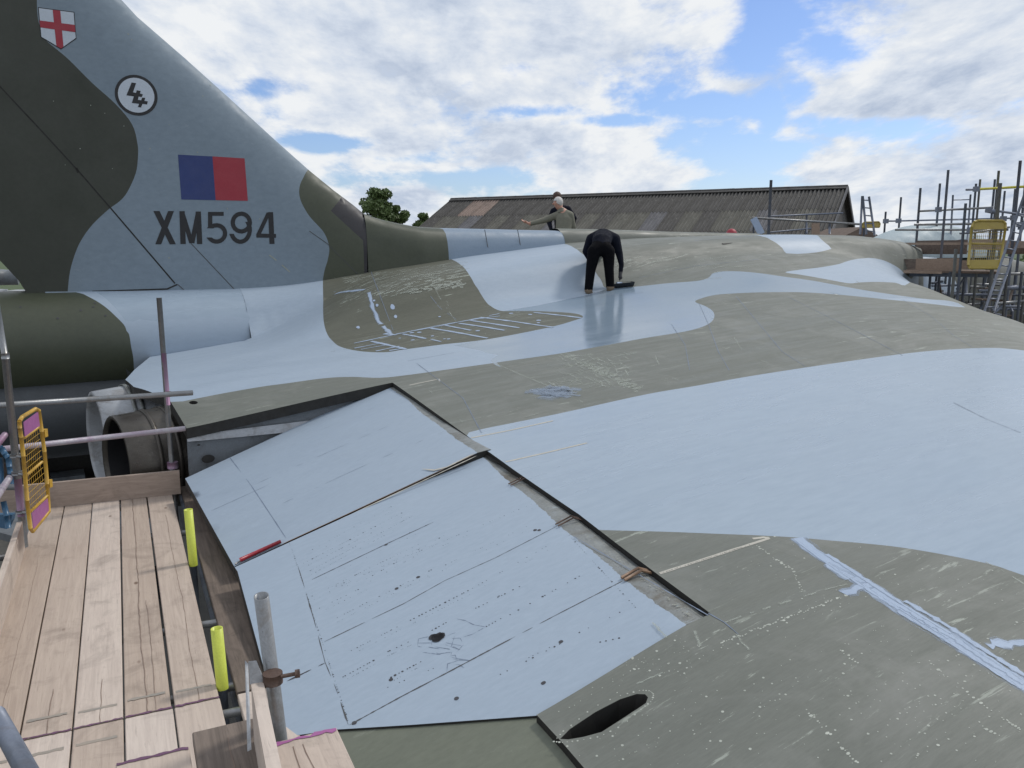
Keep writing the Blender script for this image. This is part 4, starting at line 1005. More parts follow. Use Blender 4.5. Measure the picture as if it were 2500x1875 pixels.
# pale filler strip along the foot of the fin
mb = MB(); P_ = []
for p in densify(V((98,633),(200,632),(300,631.5)), 10): P_.append(p)
fin_stroke(mb, P_, 6, .02); mb.build('fin_foot_strip', M_BLUEDRY, air)

# ---- dorsal spine
sp_top = [fin_px(*p) for p in V((792,459),(812,467),(835,474),(870,482),(910,489),(960,492),(1050,494),(1130,496),(1208,497.5))]
spbot = lambda t: H1(12.6, t)-.1
def spine_w(t): return .34 if t < 8.8 else .30
def make_spine(name, tops, t_end, mats, cuts, parent=air, label=None, w0=.36):
    ts = np.arange(tops[0][0], t_end, .08); ts = np.append(ts, t_end)
    tp = np.array(tops); zt = np.interp(ts, tp[:, 0], tp[:, 1])
    nr = 15; vs = []; fs = []; mi = []
    for t, z in zip(ts, zt):
        zb = H1(12.6, t)-.08
        w = w0*np.clip(.55+.45*(t-tops[0][0])/.9, .55, 1) if w0 > .3 else w0
        prof = [(-w*1.06, zb), (-w, zb+(z-zb)*.35), (-w*.9, zb+(z-zb)*.62), (-w*.72, zb+(z-zb)*.84), (-w*.42, zb+(z-zb)*.965), (0, z)]
        prof = prof+[(-a, b) for a, b in prof[::-1][1:]]
        nr = len(prof)
        for a, b in prof: vs.append(st2w(CL+a, t, b))
    for i in range(len(ts)-1):
        for k in range(nr-1):
            fs.append((i*nr+k, (i+1)*nr+k, (i+1)*nr+k+1, i*nr+k+1))
            m_ = 0
            for j, c in enumerate(cuts):
                if ts[i] >= c: m_ = j+1
            mi.append(m_)
    n0 = len(vs); fs.append(tuple((len(ts)-1)*nr+k for k in range(nr))); mi.append(len(mats)-1)
    me = mesh(name, vs, fs, mats, mi, True); return link(name, me, parent, label)
t_cut1 = at_s(V((968, 552))[0][0], V((968, 552))[0][1], 12.62)@FV
t_endsp = at_s(V((1222, 510))[0][0], V((1222, 510))[0][1], 12.62)@FV
sp = make_spine('dorsal_spine', sp_top+[np.array([t_endsp+1, .345])], t_endsp, [M_OLIVE, M_SPINE, M_GREYLOW], [t_cut1], label='olive then blue dorsal spine ahead of the fin')
ft = [np.array([t_endsp, .345]), np.array([t_endsp+1.5, .335]), np.array([11.2, .31]), np.array([12.6, .30]), np.array([15, .29])]
make_spine('forward_spine', ft, 13.5, [M_PRIMER, M_OLIVE], [], w0=.27)
mb = MB()
for x in (1047, 1118): 
    for (a, b) in [((x, 496), (x+9, 545))]:
        pa, pb = [at_s(*V(q)[0], CL-.355) for q in (a, b)]; mb.tube(pa, pb, .006, n=4)
mb.build('spine_seams', M_LINE, sp, kind='stuff')

# ---- nose and canopy beyond the hump
lathe('nose_fuselage', CL, -1.55, [(15.6,1.2),(17.2,1.45),(18.2,1.52),(18.75,1.53)], M_BLUEDRY, arc=(-1.25, 1.0), label='pale nose fuselage behind the scaffold')
lathe('nose_cone', CL, -1.55, [(15.6,1.17),(17.2,1.42),(18.2,1.49),(18.76,1.50),(20,1.5),(22,1.4),(23.4,1.2),(25,.7),(25.8,.3),(26,.0)], M_OLIVEDK)
M_CANO = paint('white_canopy_cover', (.36, .43, .46), (.30, .37, .40), .65, 2)
mb = MB(); vs = []; fs = []; nt_, nk = 26, 16
for i in range(nt_+1):
    a = i/nt_; t = 16.9+a*5.6; hgt = .85*math.sin(math.pi*min(1, a*1.02))**.62; hgt = max(hgt, .0); w = .85*math.sin(math.pi*a)**.5+.01
    for k in range(nk+1):
        b = math.pi*k/nk; vs.append(st2w(CL-w*math.cos(b), t, -.25+hgt*math.sin(b)*(.98)))
for i in range(nt_):
    for k in range(nk): fs.append((i*(nk+1)+k, (i+1)*(nk+1)+k, (i+1)*(nk+1)+k+1, i*(nk+1)+k+1))
mb.add(vs, fs, True); mb.build('canopy_cover', M_CANO, air)

# ================================================================== PEOPLE
def figure(name, label, J, bones, mats, matof, hair=None, sub=2):
    """J: joint -> (point, radius); bones: edges; one continuous skinned body"""
    vs = []; fs = []; nu_, nv_ = 12, 8
    def ball(c, rx, ry, rz):
        o_ = len(vs)
        for i in range(nv_+1):
            th = math.pi*i/nv_
            for k in range(nu_): ph = 2*math.pi*k/nu_; vs.append((c[0]+rx*math.sin(th)*math.cos(ph), c[1]+ry*math.sin(th)*math.sin(ph), c[2]+rz*math.cos(th)))
        for i in range(nv_):
            for k in range(nu_): fs.append((o_+i*nu_+k, o_+i*nu_+(k+1) % nu_, o_+(i+1)*nu_+(k+1) % nu_, o_+(i+1)*nu_+k))
    for a, b in bones:
        A, ra = J[a]; B, rb = J[b]; A = np.array(A); B = np.array(B)
        ra = ra if isinstance(ra, tuple) else (ra, ra); rb = rb if isinstance(rb, tuple) else (rb, rb)
        L_ = np.linalg.norm(B-A); n_ = max(2, int(L_/(min(ra+rb)*.28))+1)
        for k in range(n_+1):
            t_ = k/n_; rx = ra[0]+(rb[0]-ra[0])*t_; ry = ra[1]+(rb[1]-ra[1])*t_; ball(A+(B-A)*t_, rx, ry, min(rx, ry))
    me = bpy.data.meshes.new(name+'_form'); me.from_pydata(vs, [], fs)
    o = bpy.data.objects.new('tmp', me); COL.objects.link(o)
    m1 = o.modifiers.new('r', 'REMESH'); m1.mode = 'VOXEL'; m1.voxel_size = .011
    m2 = o.modifiers.new('s', 'SMOOTH'); m2.iterations = 5; m2.factor = .5
    dg = bpy.context.evaluated_depsgraph_get(); dg.update()
    out = bpy.data.meshes.new_from_object(o.evaluated_get(dg)); out.name = name+'_body'
    bpy.data.objects.remove(o); bpy.data.meshes.remove(me)
    out.materials.clear()
    for m_ in mats: out.materials.append(m_)
    P_ = np.array([tuple(p.center) for p in out.polygons])
    best = np.full(len(P_), 1e9); mi = np.zeros(len(P_), np.int32)
    for a, b in bones:
        A = np.array(J[a][0]); B = np.array(J[b][0]); d = B-A; k = np.clip(((P_-A)@d)/(d@d+1e-9), 0, 1)
        dist = np.linalg.norm(P_-(A+k[:, None]*d), axis=1); sel = dist < best; best[sel] = dist[sel]; mi[sel] = matof(a, b)
    out.polygons.foreach_set('material_index', mi); out.polygons.foreach_set('use_smooth', np.ones(len(P_), bool))
    root = thing('person', label, 'person')
    link('body', out, root); return root
def blob(name, c, r, mat, parent, axes=None, n=14, cut=None, jit=0):
    vs = []; fs = []; ax = axes or (np.array([1., 0, 0]), np.array([0, 1., 0]), np.array([0, 0, 1.]))
    for i in range(n+1):
        th = math.pi*i/n
        for k in range(n*2):
            ph = math.pi*k/n; q = np.array([math.sin(th)*math.cos(ph), math.sin(th)*math.sin(ph), math.cos(th)])*(1+jit*rng.normal())
            vs.append(np.array(c)+ax[0]*q[0]*r[0]+ax[1]*q[1]*r[1]+ax[2]*q[2]*r[2])
    for i in range(n):
        for k in range(2*n):
            f = (i*2*n+k, i*2*n+(k+1) % (2*n), (i+1)*2*n+(k+1) % (2*n), (i+1)*2*n+k)
            if cut is None or cut(np.mean([vs[j] for j in f], axis=0)-np.array(c)): fs.append(f)
    mb = MB(); mb.add(vs, fs, True); return mb.build(name, mat, parent)
# bending painter
D0 = 13.25
pz = lambda x, y, dz=0., zc=D0: at_c(1250+x*.1929, 440+y*.1929, zc+dz)
def foot(x, y): c = rayH(1250+x*.1929, 440+y*.1929); return st2w(c[0], c[1], H1(c[0], c[1]))
fl = foot(965, 1435); fr = foot(1245, 1400)
dl_ = np.linalg.norm(fl)/np.linalg.norm(ray(1250+965*.1929, 440+1435*.1929)); 
DB = (fl/ray(1250+965*.1929, 440+1435*.1929))[1]
pz = lambda x, y, dz=0.: at_c(1250+x*.1929, 440+y*.1929, DB+dz)
J = {
 'pelvis': (pz(1125, 850, .05), (.155, .125)), 'waist': (pz(1135, 770, .12), (.150, .12)), 'chest': (pz(1150, 715, .36), (.17, .13)), 'neck': (pz(1160, 760, .55), (.06, .06)), 'head': (pz(1160, 830, .66), (.085, .09)), 'crown': (pz(1160, 880, .72), (.06, .065)),
 'hip_l': (pz(1040, 905, 0), (.108, .11)), 'knee_l': (pz(995, 1140, .02), (.078, .08)), 'ankle_l': (pz(968, 1390, 0), (.066, .066)), 'heel_l': (pz(966, 1420, .0), (.035, .04)), 'toe_l': (pz(995, 1428, .05), (.04, .05)),
 'hip_r': (pz(1220, 905, .04), (.105, .11)), 'knee_r': (pz(1228, 1120, .06), (.078, .08)), 'ankle_r': (pz(1243, 1350, .08), (.066, .066)), 'heel_r': (pz(1245, 1384, .08), (.035, .04)), 'toe_r': (pz(1225, 1392, .10), (.04, .05)),
 'sh_l': (pz(1010, 745, .38), (.092, .09)), 'el_l': (pz(935, 900, .42), (.058, .058)), 'wr_l': (pz(985, 1010, .52), (.04, .04)), 'ha_l': (pz(1000, 1050, .56), (.035, .04)),
 'sh_r': (pz(1300, 745, .36), (.092, .09)), 'el_r': (pz(1358, 930, .34), (.060, .06)), 'fo_r': (pz(1385, 1070, .3), (.042, .042)), 'wr_r': (pz(1374, 1165, .28), (.034, .034)), 'ha_r': (pz(1368, 1215, .26), (.030, .036)),
 'f1': (pz(1362, 1248, .25), .012), 'f2': (pz(1374, 1254, .26), .012), 'f3': (pz(1386, 1248, .27), .012), 'f4': (pz(1393, 1236, .28), .012), 'th': (pz(1352, 1228, .24), .013)}
bones = [('pelvis','waist'),('waist','chest'),('chest','neck'),('neck','head'),('head','crown'),('pelvis','hip_l'),('hip_l','knee_l'),('knee_l','ankle_l'),('ankle_l','heel_l'),('heel_l','toe_l'),
 ('pelvis','hip_r'),('hip_r','knee_r'),('knee_r','ankle_r'),('ankle_r','heel_r'),('heel_r','toe_r'),('chest','sh_l'),('sh_l','el_l'),('el_l','wr_l'),('wr_l','ha_l'),('chest','sh_r'),('sh_r','el_r'),('el_r','fo_r'),('fo_r','wr_r'),('wr_r','ha_r'),
 ('ha_r','f1'),('ha_r','f2'),('ha_r','f3'),('ha_r','f4'),('ha_r','th')]
def mo(a, b):
    if b in ('heel_l', 'toe_l', 'heel_r', 'toe_r'): return 2
    if b.startswith(('hip', 'knee', 'ankle')): return 1
    if b in ('ha_r', 'ha_l', 'f1', 'f2', 'f3', 'f4', 'th'): return 3
    if b in ('head', 'crown'): return 4
    return 0
painter = figure('painter', 'person in black trousers and navy top bending down to paint the wing', J, bones, [M_NAVYCL, M_BLACKCL, M_SHOE, M_GLOVE, M_HAIRB], mo)
# sole strips so shoes touch the skin
# roller in his hand
rl = thing('paint_roller', 'small roller held down into the black paint tray', 'paint roller')
tp_ = pz(1362, 1240, .25); c = rayH(*[1250+1357*.1929, 440+1345*.1929]); tb = st2w(c[0], c[1], H1(c[0], c[1])+.05)
mb = MB(); mb.tube(tp_, tp_+(tb-tp_)*.35, .012, n=8); mb.build('handle', M_TRAY, rl)
mb = MB(); mb.tube(tp_+(tb-tp_)*.35, tb, .004, n=6); mb.build('wire_frame', M_STEEL, rl)
mb = MB(); mb.tube(tb-FV*.05, tb+FV*.05, .02, n=12); mb.build('roller_sleeve', M_DAUB, rl)
# tray
tr = thing('paint_tray', 'black plastic paint tray on the wing beside the bending painter', 'paint tray')
cA = rayH(1250+1290*.1929, 440+1378*.1929); cB = rayH(1250+1560*.1929, 440+1350*.1929)
A3, B3 = st2w(cA[0], cA[1], H1(*cA)), st2w(cB[0], cB[1], H1(*cB)); ax = (B3-A3); Lx = np.linalg.norm(ax); ax /= Lx
ay = np.cross([0, 0, 1.], ax); ay /= np.linalg.norm(ay); az = np.cross(ax, ay); ce = (A3+B3)/2+ay*.16+az*.02
mb = MB()
vo = [ce+ax*sx*Lx/2+ay*sy*.17+az*.06 for sx, sy in ((-1,-1),(1,-1),(1,1),(-1,1))]; vb = [ce+ax*sx*Lx*.44+ay*sy*.14 for sx, sy in ((-1,-1),(1,-1),(1,1),(-1,1))]
vi = [ce+ax*sx*Lx*.46+ay*sy*.145+az*.06 for sx, sy in ((-1,-1),(1,-1),(1,1),(-1,1))]; vj = [ce+ax*sx*Lx*.42+ay*sy*.125+az*.012 for sx, sy in ((-1,-1),(1,-1),(1,1),(-1,1))]
fs = []
for i in range(4):
    j = (i+1) % 4; fs += [(4+i, 4+j, j, i), (i, j, 8+j, 8+i), (8+i, 8+j, 12+j, 12+i)]
mb.add(vo+vb+vi+vj, fs+[(4, 5, 6, 7), (12, 13, 14, 15)]); mb.build('tray_body', M_TRAY, tr)
mb = MB(); mb.add([p+az*.012+(ce-p)*.02 for p in vj], [(0, 1, 2, 3)]); mb.build('wet_paint', M_TRAYP, tr)
# man in grey-green shirt with arm out
zc2 = 18.4
q2 = lambda x, y, dz=0.: at_c(1250+x*.1929, 440+y*.1929, zc2+dz)
def ground_port(p): s, t, _ = w2st(p); return H1(s, t)
def drop(p, h): q = p.copy(); q[2] = h; return q
hipc = q2(655, 700); gz = ground_port(hipc)
LX = np.array([1., 0, 0]); 
J = {'pelvis': (q2(655, 720), (.16, .125)), 'waist': (q2(652, 620), (.18, .13)), 'chest': (q2(660, 500), (.19, .135)), 'collar': (q2(655, 420), (.14, .10)), 'neck': (q2(618, 365, -.0), (.062, .065)), 'jaw': (q2(590, 330, -.02), (.075, .085)), 'head': (q2(578, 288, -.02), (.098, .11)), 'crown': (q2(578, 255, -.02), (.07, .08)),
 'sh_l': (q2(570, 445, .05), (.085, .085)), 'el_l': (q2(410, 505, .08), (.068, .07)), 'cu_l': (q2(235, 550, .05), (.048, .05)), 'wr_l': (q2(212, 548, .05), (.026, .03)), 'pa_l': (q2(180, 532, .05), (.026, .036)),
 'g1': (q2(140, 510, .05), .012), 'g1b': (q2(118, 494, .05), .012), 'g2': (q2(142, 522, .03), .011), 'g2b': (q2(122, 508, .02), .012), 'g3': (q2(146, 532, .06), .011), 'g4': (q2(154, 540, .08), .010), 'gt': (q2(172, 512, 0), .012),
 'sh_r': (q2(735, 445, .0), (.09, .09)), 'el_r': (q2(775, 590, .08), (.065, .065)), 'wr_r': (q2(745, 720, .18), (.04, .04)), 'ha_r': (q2(730, 770, .2), (.035, .04)),
 'hip_l': (q2(600, 780), (.10, .1)), 'hip_r': (q2(705, 780), (.10, .1))}
for sd_, hx in (('l', 600), ('r', 705)):
    hp_ = J['hip_'+sd_][0]; k = hp_.copy(); k[2] = gz+.07; k[0] -= .05; a = k.copy(); a[2] = gz+.06; a[0] += .42; J['knee_'+sd_] = (k, (.07, .07)); J['ankle_'+sd_] = (a, (.05, .05))
    t_ = a.copy(); t_[2] = gz+.04; t_[0] += .14; J['toe_'+sd_] = (t_, (.035, .04))
bones2 = [('pelvis','waist'),('waist','chest'),('chest','collar'),('collar','neck'),('neck','jaw'),('jaw','head'),('head','crown'),('collar','sh_l'),('sh_l','el_l'),('el_l','cu_l'),('cu_l','wr_l'),('wr_l','pa_l'),('pa_l','g1'),('g1','g1b'),('pa_l','g2'),('g2','g2b'),('pa_l','g3'),('pa_l','g4'),('pa_l','gt'),
 ('collar','sh_r'),('sh_r','el_r'),('el_r','wr_r'),('wr_r','ha_r'),('pelvis','hip_l'),('pelvis','hip_r'),('hip_l','knee_l'),('hip_r','knee_r'),('knee_l','ankle_l'),('knee_r','ankle_r'),('ankle_l','toe_l'),('ankle_r','toe_r')]
def mo2(a, b):
    if b.startswith(('hip', 'knee', 'ankle')): return 1
    if b.startswith('toe'): return 3
    if b in ('neck', 'jaw', 'head', 'crown', 'wr_l', 'pa_l', 'ha_r') or b[0] == 'g': return 2
    return 0
man = figure('man', 'white haired person in grey green shirt with one arm stretched out to the side', J, bones2, [M_SHIRT, M_BLACKCL, M_SKINP, M_SHOE], mo2)
hc = J['head'][0]
blob('hair', hc+np.array([.012, -.012, .02]), (.108, .12, .118), M_HAIRW, man, cut=lambda q: q[2] > -.055+(-q[0]*.5) and not (q[0] < -.055 and q[2] < .03), jit=.012)
blob('ear', hc+np.array([-.045, -.085, -.02]), (.012, .012, .028), M_SKINP, man, n=6)
blob('nose', hc+np.array([-.102, -.0, -.02]), (.018, .014, .02), M_SKINP, man, n=6)
mb = MB(); mb.tube(J['collar'][0]+np.array([-.05, 0, .02]), J['neck'][0]+np.array([0, 0, .01]), .10, .078, 14, cap=False); mb.build('collar', M_SHIRT, man)
# navy person behind him
zc3 = 19.1
q3 = lambda x, y, dz=0.: at_c(1250+x*.1929, 440+y*.1929, zc3+dz)
gz3 = ground_port(q3(620, 700))
J = {'pelvis': (q3(620, 720), (.16, .12)), 'waist': (q3(620, 600), (.15, .115)), 'chest': (q3(620, 450), (.17, .12)), 'collar': (q3(615, 360), (.12, .09)), 'neck': (q3(590, 310), (.06, .06)), 'jaw': (q3(578, 265), (.07, .08)), 'head': (q3(570, 220), (.092, .10)), 'crown': (q3(570, 190), (.065, .07)),
 'sh_l': (q3(525, 395), (.08, .08)), 'el_l': (q3(470, 530), (.06, .06)), 'wr_l': (q3(500, 640, -.15), (.038, .04)), 'ha_l': (q3(540, 660, -.2), (.035, .035)),
 'sh_r': (q3(705, 370), (.085, .085)), 'el_r': (q3(790, 480), (.06, .06)), 'wr_r': (q3(770, 590, .1), (.04, .04)), 'ha_r': (q3(750, 640, .1), (.035, .04)), 'hip_l': (q3(570, 780), (.1, .1)), 'hip_r': (q3(670, 780), (.1, .1))}
for sd_ in 'lr':
    hp_ = J['hip_'+sd_][0]; k = hp_.copy(); k[2] = gz3+.07; k[1] -= .05; a = k.copy(); a[2] = gz3+.06; a[1] += .42; J['knee_'+sd_] = (k, (.07, .07)); J['ankle_'+sd_] = (a, (.05, .05))
    t_ = a.copy(); t_[2] = gz3+.04; t_[1] += .14; J['toe_'+sd_] = (t_, (.035, .04))
bones3 = [b for b in bones2 if not any(x in J.__class__() or x not in J for x in b)]+[('el_l', 'wr_l'), ('wr_l', 'ha_l')]
per3 = figure('man_behind', 'brown haired person in navy overall standing behind the grey green shirt', J, bones3, [M_NAVYCL, M_BLACKCL, M_SKINP, M_SHOE], mo2 if False else (lambda a, b: 1 if b.startswith(('hip', 'knee', 'ankle')) else (3 if b.startswith('toe') else (2 if b in ('neck', 'jaw', 'head', 'crown', 'ha_l', 'ha_r') else 0))))
hc = J['head'][0]
blob('hair', hc+np.array([.0, .0, .025]), (.106, .112, .112), M_HAIRB, per3, cut=lambda q: q[2] > .01 or q[0] < -.05, jit=.02)
# red hard hat on the crown of the fuselage
hh = rayH(1785, 569.5); hat = thing('hard_hat', 'small red hard hat seen over the crest of the fuselage', 'hard hat')
hp3 = st2w(13.6, 12.4, H1(13.6, 12.4)); d = ray(1786, 566); k = 13.6/(d@PV); hp3 = d*k; hp3[2] = H1(13.6, hp3@FV)+.0
blob('shell', hp3+np.array([0, 0, .02]), (.12, .14, .13), M_RED, hat, cut=lambda q: q[2] > -.005)
mb = MB(); mb.tube(hp3+[0, 0, .0], hp3+[0, 0, .02], .15, .14, 20); mb.build('brim', M_RED, hat)

# ================================================================== HANGAR
han = thing('hangar', 'long low hangar with corrugated fibre cement roof beyond the aircraft', 'building')
ZR = 3.0
rR = at_z(2069, 458, ZR); rL = at_z(1101, 489, ZR)
rd = rR-rL; LR = np.linalg.norm(rd); rd /= LR
dn = np.array([rd[1], -rd[0], 0]);  dn = dn if dn[1] < 0 else -dn
pitch_r = R(26.5); dd = dn*math.cos(pitch_r)+np.array([0, 0, -math.sin(pitch_r)]); du = np.cross(rd, dd); du = du if du[2] > 0 else -du
ncol = 25; cw = LR/ncol; rowL = 2.45
def sheet_mesh(w, l, down, mat):
    n = 5*6; vs = []; fs = []
    for j in range(2):
        for i in range(n+1):
            x = w*1.03*i/n; vs.append(rd*x+down*l*j*1.03+du*(.05*math.cos(2*math.pi*i/6)+.012*j))
    for i in range(n): fs.append((i, i+1, n+1+i+1, n+1+i))
    vs2 = [v-du*.02 for v in vs]
    return mesh('roof_sheet', vs+vs2[n+1:], fs+[(n+1+i, n+1+i+1, 2*(n+1)+i+1, 2*(n+1)+i) for i in range(n)], mat, smooth=False)
sm_ = {k: sheet_mesh(cw, rowL, dd, m_) for k, m_ in (('d', M_RF1), ('l', M_RF2), ('p', M_RF3), ('g', M_RF4))}
for row in range(3):
    for c in range(ncol):
        key = 'd'
        if row == 0 and c in (2,): key = 'p'
        if row == 0 and c == 3: key = 'p'
        if row == 1: key = 'l' if (c % 6) in (1, 2, 5) else ('g' if (c % 6) == 3 else 'd')
        if row == 2: key = 'l' if (c*5) % 4 < 2 else 'd'
        o = link('roof_sheet', sm_[key], han); o.location = tuple(rL+rd*cw*c+dd*rowL*row+du*(.004*random.random()))
mb = MB()
for c in range(ncol):
    mb2 = MB(); a = rL+rd*cw*c+np.array([0, 0, .05]); b = rL+rd*cw*(c+1.02)+np.array([0, 0, .05+.01*random.random()]); mb2.bar(a+dn*.12+[0, 0, -.03], b+dn*.12+[0, 0, -.03], .3, .05, du); mb2.tube(a, b, .10, n=8); mb2.build('ridge_cap', M_RF1, han)
far = -dn*math.cos(pitch_r)+np.array([0, 0, -math.sin(pitch_r)])
mb = MB(); mb.add([rL, rR, rR+far*7.4, rL+far*7.4], [(0, 1, 2, 3)]); mb.build('rear_roof_slope', M_RF1, han)
GZ = -EYE
for e, nm in ((rL+rd*.15, 0), (rR-rd*.25, 1)):
    ea = e+dd*7.2; eb = e+far*7.2; mb = MB()
    pts = [e-[0, 0, .05], ea-[0, 0, .05], drop(ea, GZ), drop(eb, GZ), eb-[0, 0, .05]]
    th = -rd*.2 if nm else rd*.2; mb.add(pts+[p+th for p in pts], [(0, 1, 2, 3, 4), (9, 8, 7, 6, 5)]+[(i, (i+1) % 5, 5+(i+1) % 5, 5+i) for i in range(5)]); mb.build('gable_wall', M_GABLE, han)
mb = MB(); ea, eb = rL+dd*7.2+rd*.2, rR+dd*7.2-rd*.3; mb.add([ea-[0, 0, .05], eb-[0, 0, .05], drop(eb, GZ), drop(ea, GZ)], [(0, 1, 2, 3)]); mb.build('side_wall', M_GABLE, han)
for e in (rR,):
    mb = MB(); mb.bar(e+rd*.02+[0, 0, -.02], e+dd*7.4+rd*.02+[0, 0, -.02], .06, .22, du); mb.build('barge_board', M_RF4, han)
    mb = MB(); mb.bar(e+rd*.02+[0, 0, -.02], e+far*7.4+rd*.02+[0, 0, -.02], .06, .22, du); mb.build('barge_board', M_RF4, han)

# ================================================================== TREES
def tree(label, base, height, crown_c, crown_r, nleaf, lobes=9, group='trees beyond the aircraft'):
    root = thing('tree', label, 'tree', group)
    mb = MB(); top_ = np.array(crown_c); b = np.array(base, float)
    mid = (b+top_)/2+np.array([.2, 0, 0]); mb.tube(b, mid, .35, .25, 8); mb.tube(mid, top_, .25, .08, 8)
    lob = []
    for _ in range(lobes):
        d = rng.normal(size=3); d /= np.linalg.norm(d); c = top_+d*np.array(crown_r)*(.35+.5*rng.random()); lob.append((c, (.20+.20*rng.random())*min(crown_r)))
        mb.tube(mid+(top_-mid)*rng.random()*.7, c, .07, .02, 5)
    mb.build('trunk', M_BARK, root)
    n = nleaf; li = rng.integers(0, lobes, n); ctr = np.array([lob[i][0] for i in li]); rad = np.array([lob[i][1] for i in li])
    d = rng.normal(size=(n, 3)); d /= np.linalg.norm(d, axis=1)[:, None]; rr = rad*(rng.random(n)**.45)
    P_ = ctr+d*rr[:, None]*np.array([1.15, 1.15, .85])
    u = rng.normal(size=(n, 3)); u /= np.linalg.norm(u, axis=1)[:, None]; w = np.cross(u, rng.normal(size=(n, 3))); w /= np.linalg.norm(w, axis=1)[:, None]
    sz = .09+.10*rng.random(n)
    vs = np.concatenate([P_-u*sz[:, None], P_+w*sz[:, None]*.55, P_+u*sz[:, None], P_-w*sz[:, None]*.55]).tolist()
    fs = [(i, n+i, 2*n+i, 3*n+i) for i in range(n)]
    me = mesh('crown', vs, fs, M_LEAF); link('crown', me, root)
    return root
def tree_px(label, x, ytop, w, zc, nleaf, **k):
    c = at_c(x, ytop, zc); h = 1.15*w*zc/F_PX; base = np.array([c[0], c[1], GZ]); cc = c-np.array([0, 0, h*.62]); return tree(label, base, 0, cc, (h*.62, h*.6, h*.85), nleaf, **k)
tree_px('broad green tree rising between the fin and the hangar', 917, 472, 88, 62, 8000, lobes=26)
tree_px('lower tree sloping down on the right of the broad one', 966, 508, 54, 63, 3400, lobes=14)
tree_px('small round tree next to the left end of the hangar roof', 1029, 520, 34, 70, 2600, lobes=12)
for i, (x, y, w, zc, lab) in enumerate([(2480, 632, 150, 46, 'dark bushy tree low behind the right scaffold'), (2350, 640, 120, 50, 'dark bush seen through the scaffold gate'), (2640, 620, 200, 50, 'tree at the far right edge behind the scaffold')]):
    tree_px(lab, x, y, w, zc, 5000, lobes=12)

# ================================================================== GROUND
mb = MB(); mb.add([(-900, -400, GZ-.01), (900, -400, GZ-.01), (900, 1600, GZ-.01), (-900, 1600, GZ-.01)], [(0, 1, 2, 3)]); mb.build('ground', M_GRASS, None, kind='structure')
mb = MB(); mb.add([(-60, -30, GZ), (60, -30, GZ), (60, 62, GZ), (-60, 62, GZ)], [(0, 1, 2, 3)]); mb.build('pavement', M_CONC, None, kind='structure')

# ================================================================== NEAR SCAFFOLD
sca = thing('access_scaffold', 'tube scaffold with wooden boards beside the wing in the left foreground', 'scaffold')
PB = R(-25.4); pd = np.array([math.sin(PB), math.cos(PB), 0]); pq = np.array([math.cos(PB), -math.sin(PB), 0])
ZB = -2.30
UZ = np.array([0, 0, 1.])
def board(l0, l1, q0, q1, z, mat, parent=sca, name='scaffold_board', th=.038, label=None, skew=0.0):
    c = pd*(l0+l1)/2+pq*(q0+q1)/2+UZ*(z-th/2)
    mb = MB(); hl, hw = (l1-l0)/2, (q1-q0)/2; b = .004
    # slightly eased edges
    ring = [(-hw, -th/2), (hw, -th/2), (hw, th/2-b), (hw-b, th/2), (-hw+b, th/2), (-hw, th/2-b)]
    vs = [pd*sx*hl+pq*(a+skew*sx)+UZ*h for sx in (-1, 1) for a, h in ring]
    n = 6; fs = [(i, (i+1) % n, n+(i+1) % n, n+i) for i in range(n)]+[tuple(range(n))[::-1], tuple(range(n, 2*n))]
    mb.add(vs, fs); o = mb.build(name, mat, parent, label); o.location = tuple(c); return o
zz5 = lambda *p: Zm(0, 1150, .4371, *p)
def lq(px, py, z): p = at_z(px, py, z); return float(p@pd), float(p@pq)
gaps = []
for (far_, near_) in [((357,205),(105,1500)), ((513,190),(410,1420)), ((670,168),(690,1370)), ((820,150),(965,1290)), ((968,132),(1222,1240))]:
    a = lq(*zz5(far_)[0], ZB); b = lq(*zz5(near_)[0], ZB); gaps.append((a[1]+b[1])/2)
ends = lq(*zz5((820,150))[0], ZB)[0]; 
endn = lq(*zz5((690,1375))[0], ZB)[0]; endL = lq(*zz5((105,1502))[0], ZB)[0]; endR = lq(*zz5((1222,1240))[0], ZB)[0]
print('gaps', gaps, 'ends', ends, endn, endL, endR)
q_edges = [gaps[0]-.235]+gaps
bd = []
for i in range(5):
    e = endL+(endR-endL)*(i+.5)/5.0
    g = .004 if i < 3 else .007
    bd.append(board(endn+.0, ends+.35, q_edges[i]+g, q_edges[i+1]-g, ZB-.002*(i % 2), M_WOOD, skew=(.0 if i != 3 else .003)))
# left-most board partly behind the toe board, and the near row butted against them
for i in range(5):
    board(endn-1.7, endn-.012, q_edges[i]+.004+(.0), q_edges[i+1]-.004, ZB-.004, M_WOOD)
# brownish board under the elevon edge, its shade put into the dark wood colour
board(endn+.02, ends+.3, gaps[4]+.085, gaps[4]+.31, ZB-.01, M_WOODD, label='brownish board under the elevon edge, darkened in colour for its shade')
board(endn-1.3, endn-.0, gaps[4]+.085, gaps[4]+.31, ZB-.012, M_WOOD)
# raised near platform
ZP = -1.66
PA = [lq(*zz5(p)[0], ZP) for p in ((1055,1520),(1070,1492),(1390,1432),(1575,1500),(1880,1432))]
board(PA[0][0]-2.2, PA[0][0]-.02, PA[0][1]-.225, PA[0][1], ZP, M_WOOD, label='raised board end with purple edge')
board(PA[1][0]-2.2, PA[1][0]+.03, PA[1][1]+.004, PA[1][1]+.225, ZP+.002, M_WOODD)
board(PA[4][0]-2.2, PA[4][0]+.0, PA[4][1]-.225, PA[4][1], ZP, M_WOOD)
board(PA[0][0]-2.2, PA[0][0]-.12, PA[0][1]-.46, PA[0][1]-.235, ZP-.002, M_WOOD)
